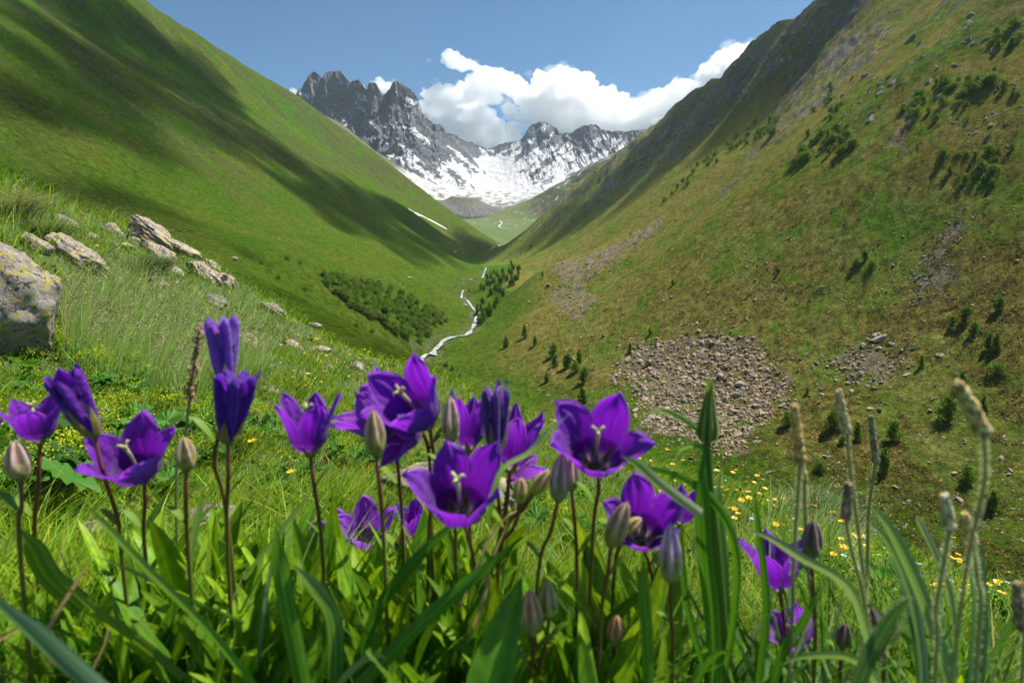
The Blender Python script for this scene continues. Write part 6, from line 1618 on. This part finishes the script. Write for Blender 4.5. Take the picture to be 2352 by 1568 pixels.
for i, (lab, pts, w_) in enumerate(STRAW):
    strap("dry_stalk", lab, "dry stalk", pts, w_, ((.50, .36, .20), (.42, .30, .18)) if "orange" not in lab else ((.65, .32, .02), (.5, .3, .05)), .6, .3, group="dry stalks in the foreground")
# filler blades, individual plants of grass
def blade_tuft(u, v, Y, seed, n, label, hh=None, cols=((.065, .18, .012), (.04, .12, .01), (.12, .23, .05)), wid=.0034, lean=(.05, .5)):
    p = np.array(P(u, v, Y)); gz = float(ground(p[0], p[1])[0]); root = empty("grass_tuft", (p[0], p[1], gz)); tag(root, label, "grass tuft", "grass tufts between the bellflower leaves")
    rs = np.random.RandomState(seed); H0 = max(.05, p[2] - gz) if hh is None else hh; mb = MB()
    R_ = np.stack([rs.normal(0, .012, n), rs.normal(0, .012, n), np.zeros(n)], 1)
    blades(mb, R_, H0 * rs.uniform(.5, 1.1, n), wid * rs.uniform(.5, 1.2, n), rs.uniform(0, 6.28, n), rs.uniform(*lean, n), np.array(cols)[rs.randint(len(cols), size=n)] * rs.uniform(.75, 1.3, (n, 1)), seg=9, twist=rs.uniform(-.8, .8, n))
    mb.build("blades", M_GRASS, root)
for k in range(84):
    u = 40 + 2300 * ((k * .618) % 1); Y = rr.uniform(.30, .48)
    blade_tuft(u, 1300 + rr.uniform(-90, 160), Y, 1200 + k, 9, "loose tuft of slim grass blades between the bellflower leaves")
for k in range(16):
    blade_tuft(1620 + 45 * k, 1400 + rr.uniform(-120, 80), rr.uniform(.30, .40), 1300 + k, 8, "loose tuft of bluish grass blades at the lower right", cols=((.10, .22, .09), (.07, .18, .05), (.15, .26, .11)), wid=.0052, lean=(.1, .6))

# goatsbeard: long green bud on a thick stem with clasping leaves
gr_ = np.array(P(1650, 1620, .30)); root = empty("goatsbeard", tuple(gr_)); tag(root, "tall goatsbeard with a long closed green bud and arching narrow leaves, right of centre", "goatsbeard")
sp = catmull([P(1624, 1012, .29), P(1628, 1120, .29), P(1640, 1250, .29), P(1650, 1400, .295), P(1655, 1500, .30), P(1650, 1620, .30)], 40)
mb = MB(); t = np.linspace(0, 1, 40); tube(mb, sp - gr_, np.interp(t, [0, .1, .5, 1], [.0020, .0024, .0040, .0060]), 10, np.array((.12, .22, .03))[None] * (1 - t)[:, None] + np.array((.09, .20, .02))[None] * t[:, None]); mb.build("stem", M_GRASS, root)
bl = np.array(P(1624, 1012, .29)); k_ = .29 / F; nr, nc = 30, 40
t = np.linspace(0, 1, nr)[:, None]; a = np.linspace(0, 2 * math.pi, nc, endpoint=False)[None, :]
r = 24 * k_ * np.interp(t, [0, .08, .25, .5, .8, .92, 1], [.55, .95, 1.0, .72, .38, .36, .30]) * (1 + .10 * np.cos(8 * a)); z = 146 * k_ * t
c = np.where((np.cos(8 * a) > .2)[..., None], np.array((.26, .34, .04)), np.array((.05, .09, .03))) * (1 + .5 * (t[..., None] > .85) * np.array([1, .8, .2])) + 0 * t[..., None]
mb = MB(); V = np.stack([r * np.cos(a) + 0 * t, r * np.sin(a), z + 4 * k_ * np.cos(8 * a) * (t > .97)], -1); mb.add(V.reshape(-1, 3) + (bl - gr_), grid_quads(nr, nc, True), None, np.broadcast_to(c, V.shape).reshape(-1, 3)); mb.build("bud", M_BUD, root)
for k, (pts, w_, cols) in enumerate([([(1395, 1065, .30), (1460, 1072, .295), (1560, 1095, .29), (1640, 1150, .285), (1690, 1250, .285), (1690, 1400, .29), (1665, 1560, .295)], 22, (GM, GM)),
                                   ([(1425, 1045, .27), (1470, 1070, .27), (1530, 1120, .27), (1612, 1180, .275)], 24, (GM, (.40, .44, .26))),
                                   ([(1470, 950, .31), (1530, 945, .30), (1590, 975, .295), (1620, 1010, .29)], 12, (GL, GM)),
                                   ([(1545, 1060, .30), (1570, 1030, .295), (1610, 1025, .29), (1630, 1060, .288), (1636, 1180, .29)], 12, (GL, GM)),
                                   ([(1655, 1080, .30), (1650, 1160, .30), (1665, 1300, .30), (1670, 1480, .30)], 26, (GBL, GM)),
                                   ([(1616, 1020, .285), (1616, 1120, .28), (1622, 1260, .28), (1640, 1420, .285), (1650, 1600, .29)], 44, (GD, GM)),
                                   ([(1590, 1205, .31), (1595, 1260, .31), (1620, 1330, .30), (1640, 1420, .30)], 12, (GL, GBL))]):
    o = strap("leaf", None, None, pts, w_, cols, .35, .3, parent=root); o.data.transform(Matrix.Translation(-Vector(gr_)))

# hoary plantains with brown seed heads
def plantain(label, top, bot, foot, Y, wpx, seed, col=(.72, .40, .13)):
    rs = np.random.RandomState(seed); pts = down_to_ground([(top[0], top[1], Y), (bot[0], bot[1], Y)] + [(a, b, Y) for a, b in foot]); g = pts[-1]
    root = empty("plantain", tuple(g)); tag(root, label, "plantain", "plantains with brown seed heads at the right")
    k = Y / F; A_ = np.array(P(*bot, Y)); B_ = np.array(P(*top, Y)); n = 150; mb = MB(); ax = B_ - A_; Ln = np.linalg.norm(ax)
    tube(mb, np.linspace(A_, B_, 6) - g, [wpx * k * .22] * 5 + [wpx * k * .1], 8, np.array(col) * .5)
    v_, f_ = ICO1; Rm = frame(ax, 0)
    for j in range(n):
        t = j / n; an = j * 2.39996; rad = wpx * k * .27 * (1 - .45 * t) * rs.uniform(.8, 1.15); q = A_ + ax * t + Rm @ np.array([rad * math.cos(an), rad * math.sin(an), 0])
        s = wpx * k * .16 * rs.uniform(.7, 1.2); cc = np.array(col) * rs.uniform(.5, 1.5) * (np.array([1, 1, 1]) if rs.rand() < .75 else np.array([1.4, 1.5, 1.6]))
        mb.add((v_ * np.array([1, 1, 1.5])) @ Rm.T * s + q - g, None, f_, np.clip(cc * 1.25, 0, .9))
    mb.build("seed_head", M_BUD, root)
    sp = catmull([tuple(A_)] + [tuple(x) for x in pts[2:]], 30); mb = MB(); tube(mb, sp - g, 3.8 * k, 8, (.30, .34, .13))
    m_ = 700; i = rs.randint(0, 29, m_); an = rs.uniform(0, 6.28, m_); d = np.stack([np.cos(an), np.sin(an), rs.uniform(0, .6, m_)], 1); bp = sp[i] + (sp[np.minimum(i + 1, 29)] - sp[i]) * rs.rand(m_, 1) + d * 5 * k; tp = bp + d * .0011; wd = np.array([0, 0, 1.0]) * .0001
    mb.add(np.stack([bp - wd, bp + wd, tp + wd, tp - wd], 1).reshape(-1, 3) - g, np.arange(m_ * 4).reshape(-1, 4), None, (.55, .58, .45)); mb.build("stem", M_GRASS, root)
plantain("brown plantain head just right of the goatsbeard, the tallest of the left three", (1824, 930), (1838, 1058), [(1832, 1150), (1822, 1300), (1818, 1450)], .29, 34, 1)
plantain("short plantain head close behind the tall brown one", (1838, 1052), (1848, 1102), [(1850, 1200), (1858, 1330), (1872, 1480)], .34, 22, 2, (.42, .34, .12))
plantain("slim pale plantain head with the longest thin stalk", (1925, 898), (1945, 992), [(1955, 1100), (1975, 1250), (1985, 1420)], .32, 30, 3, (.66, .46, .24))
plantain("dark knobbly plantain head halfway down at the right", (1950, 1110), (1942, 1190), [(1955, 1260), (1985, 1380), (1990, 1500)], .30, 30, 4, (.30, .20, .12))
plantain("big blurred plantain head nearest the camera, bending left at the right", (2200, 882), (2258, 992), [(2262, 1100), (2230, 1250), (2200, 1450)], .215, 52, 5, (.66, .46, .16))
plantain("pale plantain head below the big one, left of it", (2168, 1138), (2182, 1210), [(2170, 1280), (2150, 1400), (2150, 1520)], .24, 38, 6, (.66, .50, .26))
plantain("brown plantain head on a wide bluish blade at the right", (2215, 1180), (2234, 1248), [(2245, 1330), (2250, 1450)], .26, 34, 7, (.60, .38, .15))
plantain("plantain head at the right picture edge", (2336, 1340), (2344, 1440), [(2350, 1520)], .26, 36, 8, (.36, .25, .14))
plantain("ghostly thin plantain head between the two left tall ones and the big one", (2000, 955), (2012, 1060), [(1995, 1180), (1990, 1330)], .42, 22, 9, (.30, .25, .14))
# leaning brown seed head of a grass at the left
r0 = down_to_ground([(458, 757, .42), (440, 880, .42), (425, 1000, .42), (405, 1090, .42)]); g = r0[-1]; root = empty("seeding_grass", tuple(g)); tag(root, "thin grass stalk with a brown seed head leaning right of the lower left flowers", "grass stalk")
sp = catmull([tuple(x) for x in r0], 40); mb = MB(); tube(mb, sp - g, .0009, 6, (.20, .27, .12)); mb.build("stem", M_GRASS, root)
rs = np.random.RandomState(3); n = 260; i = rs.randint(0, 13, n); q = sp[i] + rs.normal(0, 1, (n, 3)) * np.array([.0016, .0016, .003]); mb = MB(); V, qq, cc = quads_at(q - g, rs.uniform(.0012, .0024, n), rs, np.array((.36, .22, .16)) * rs.uniform(.6, 1.4, (n, 1))); mb.add(V, qq, None, cc); mb.build("seed_head", M_SEED, root, False)
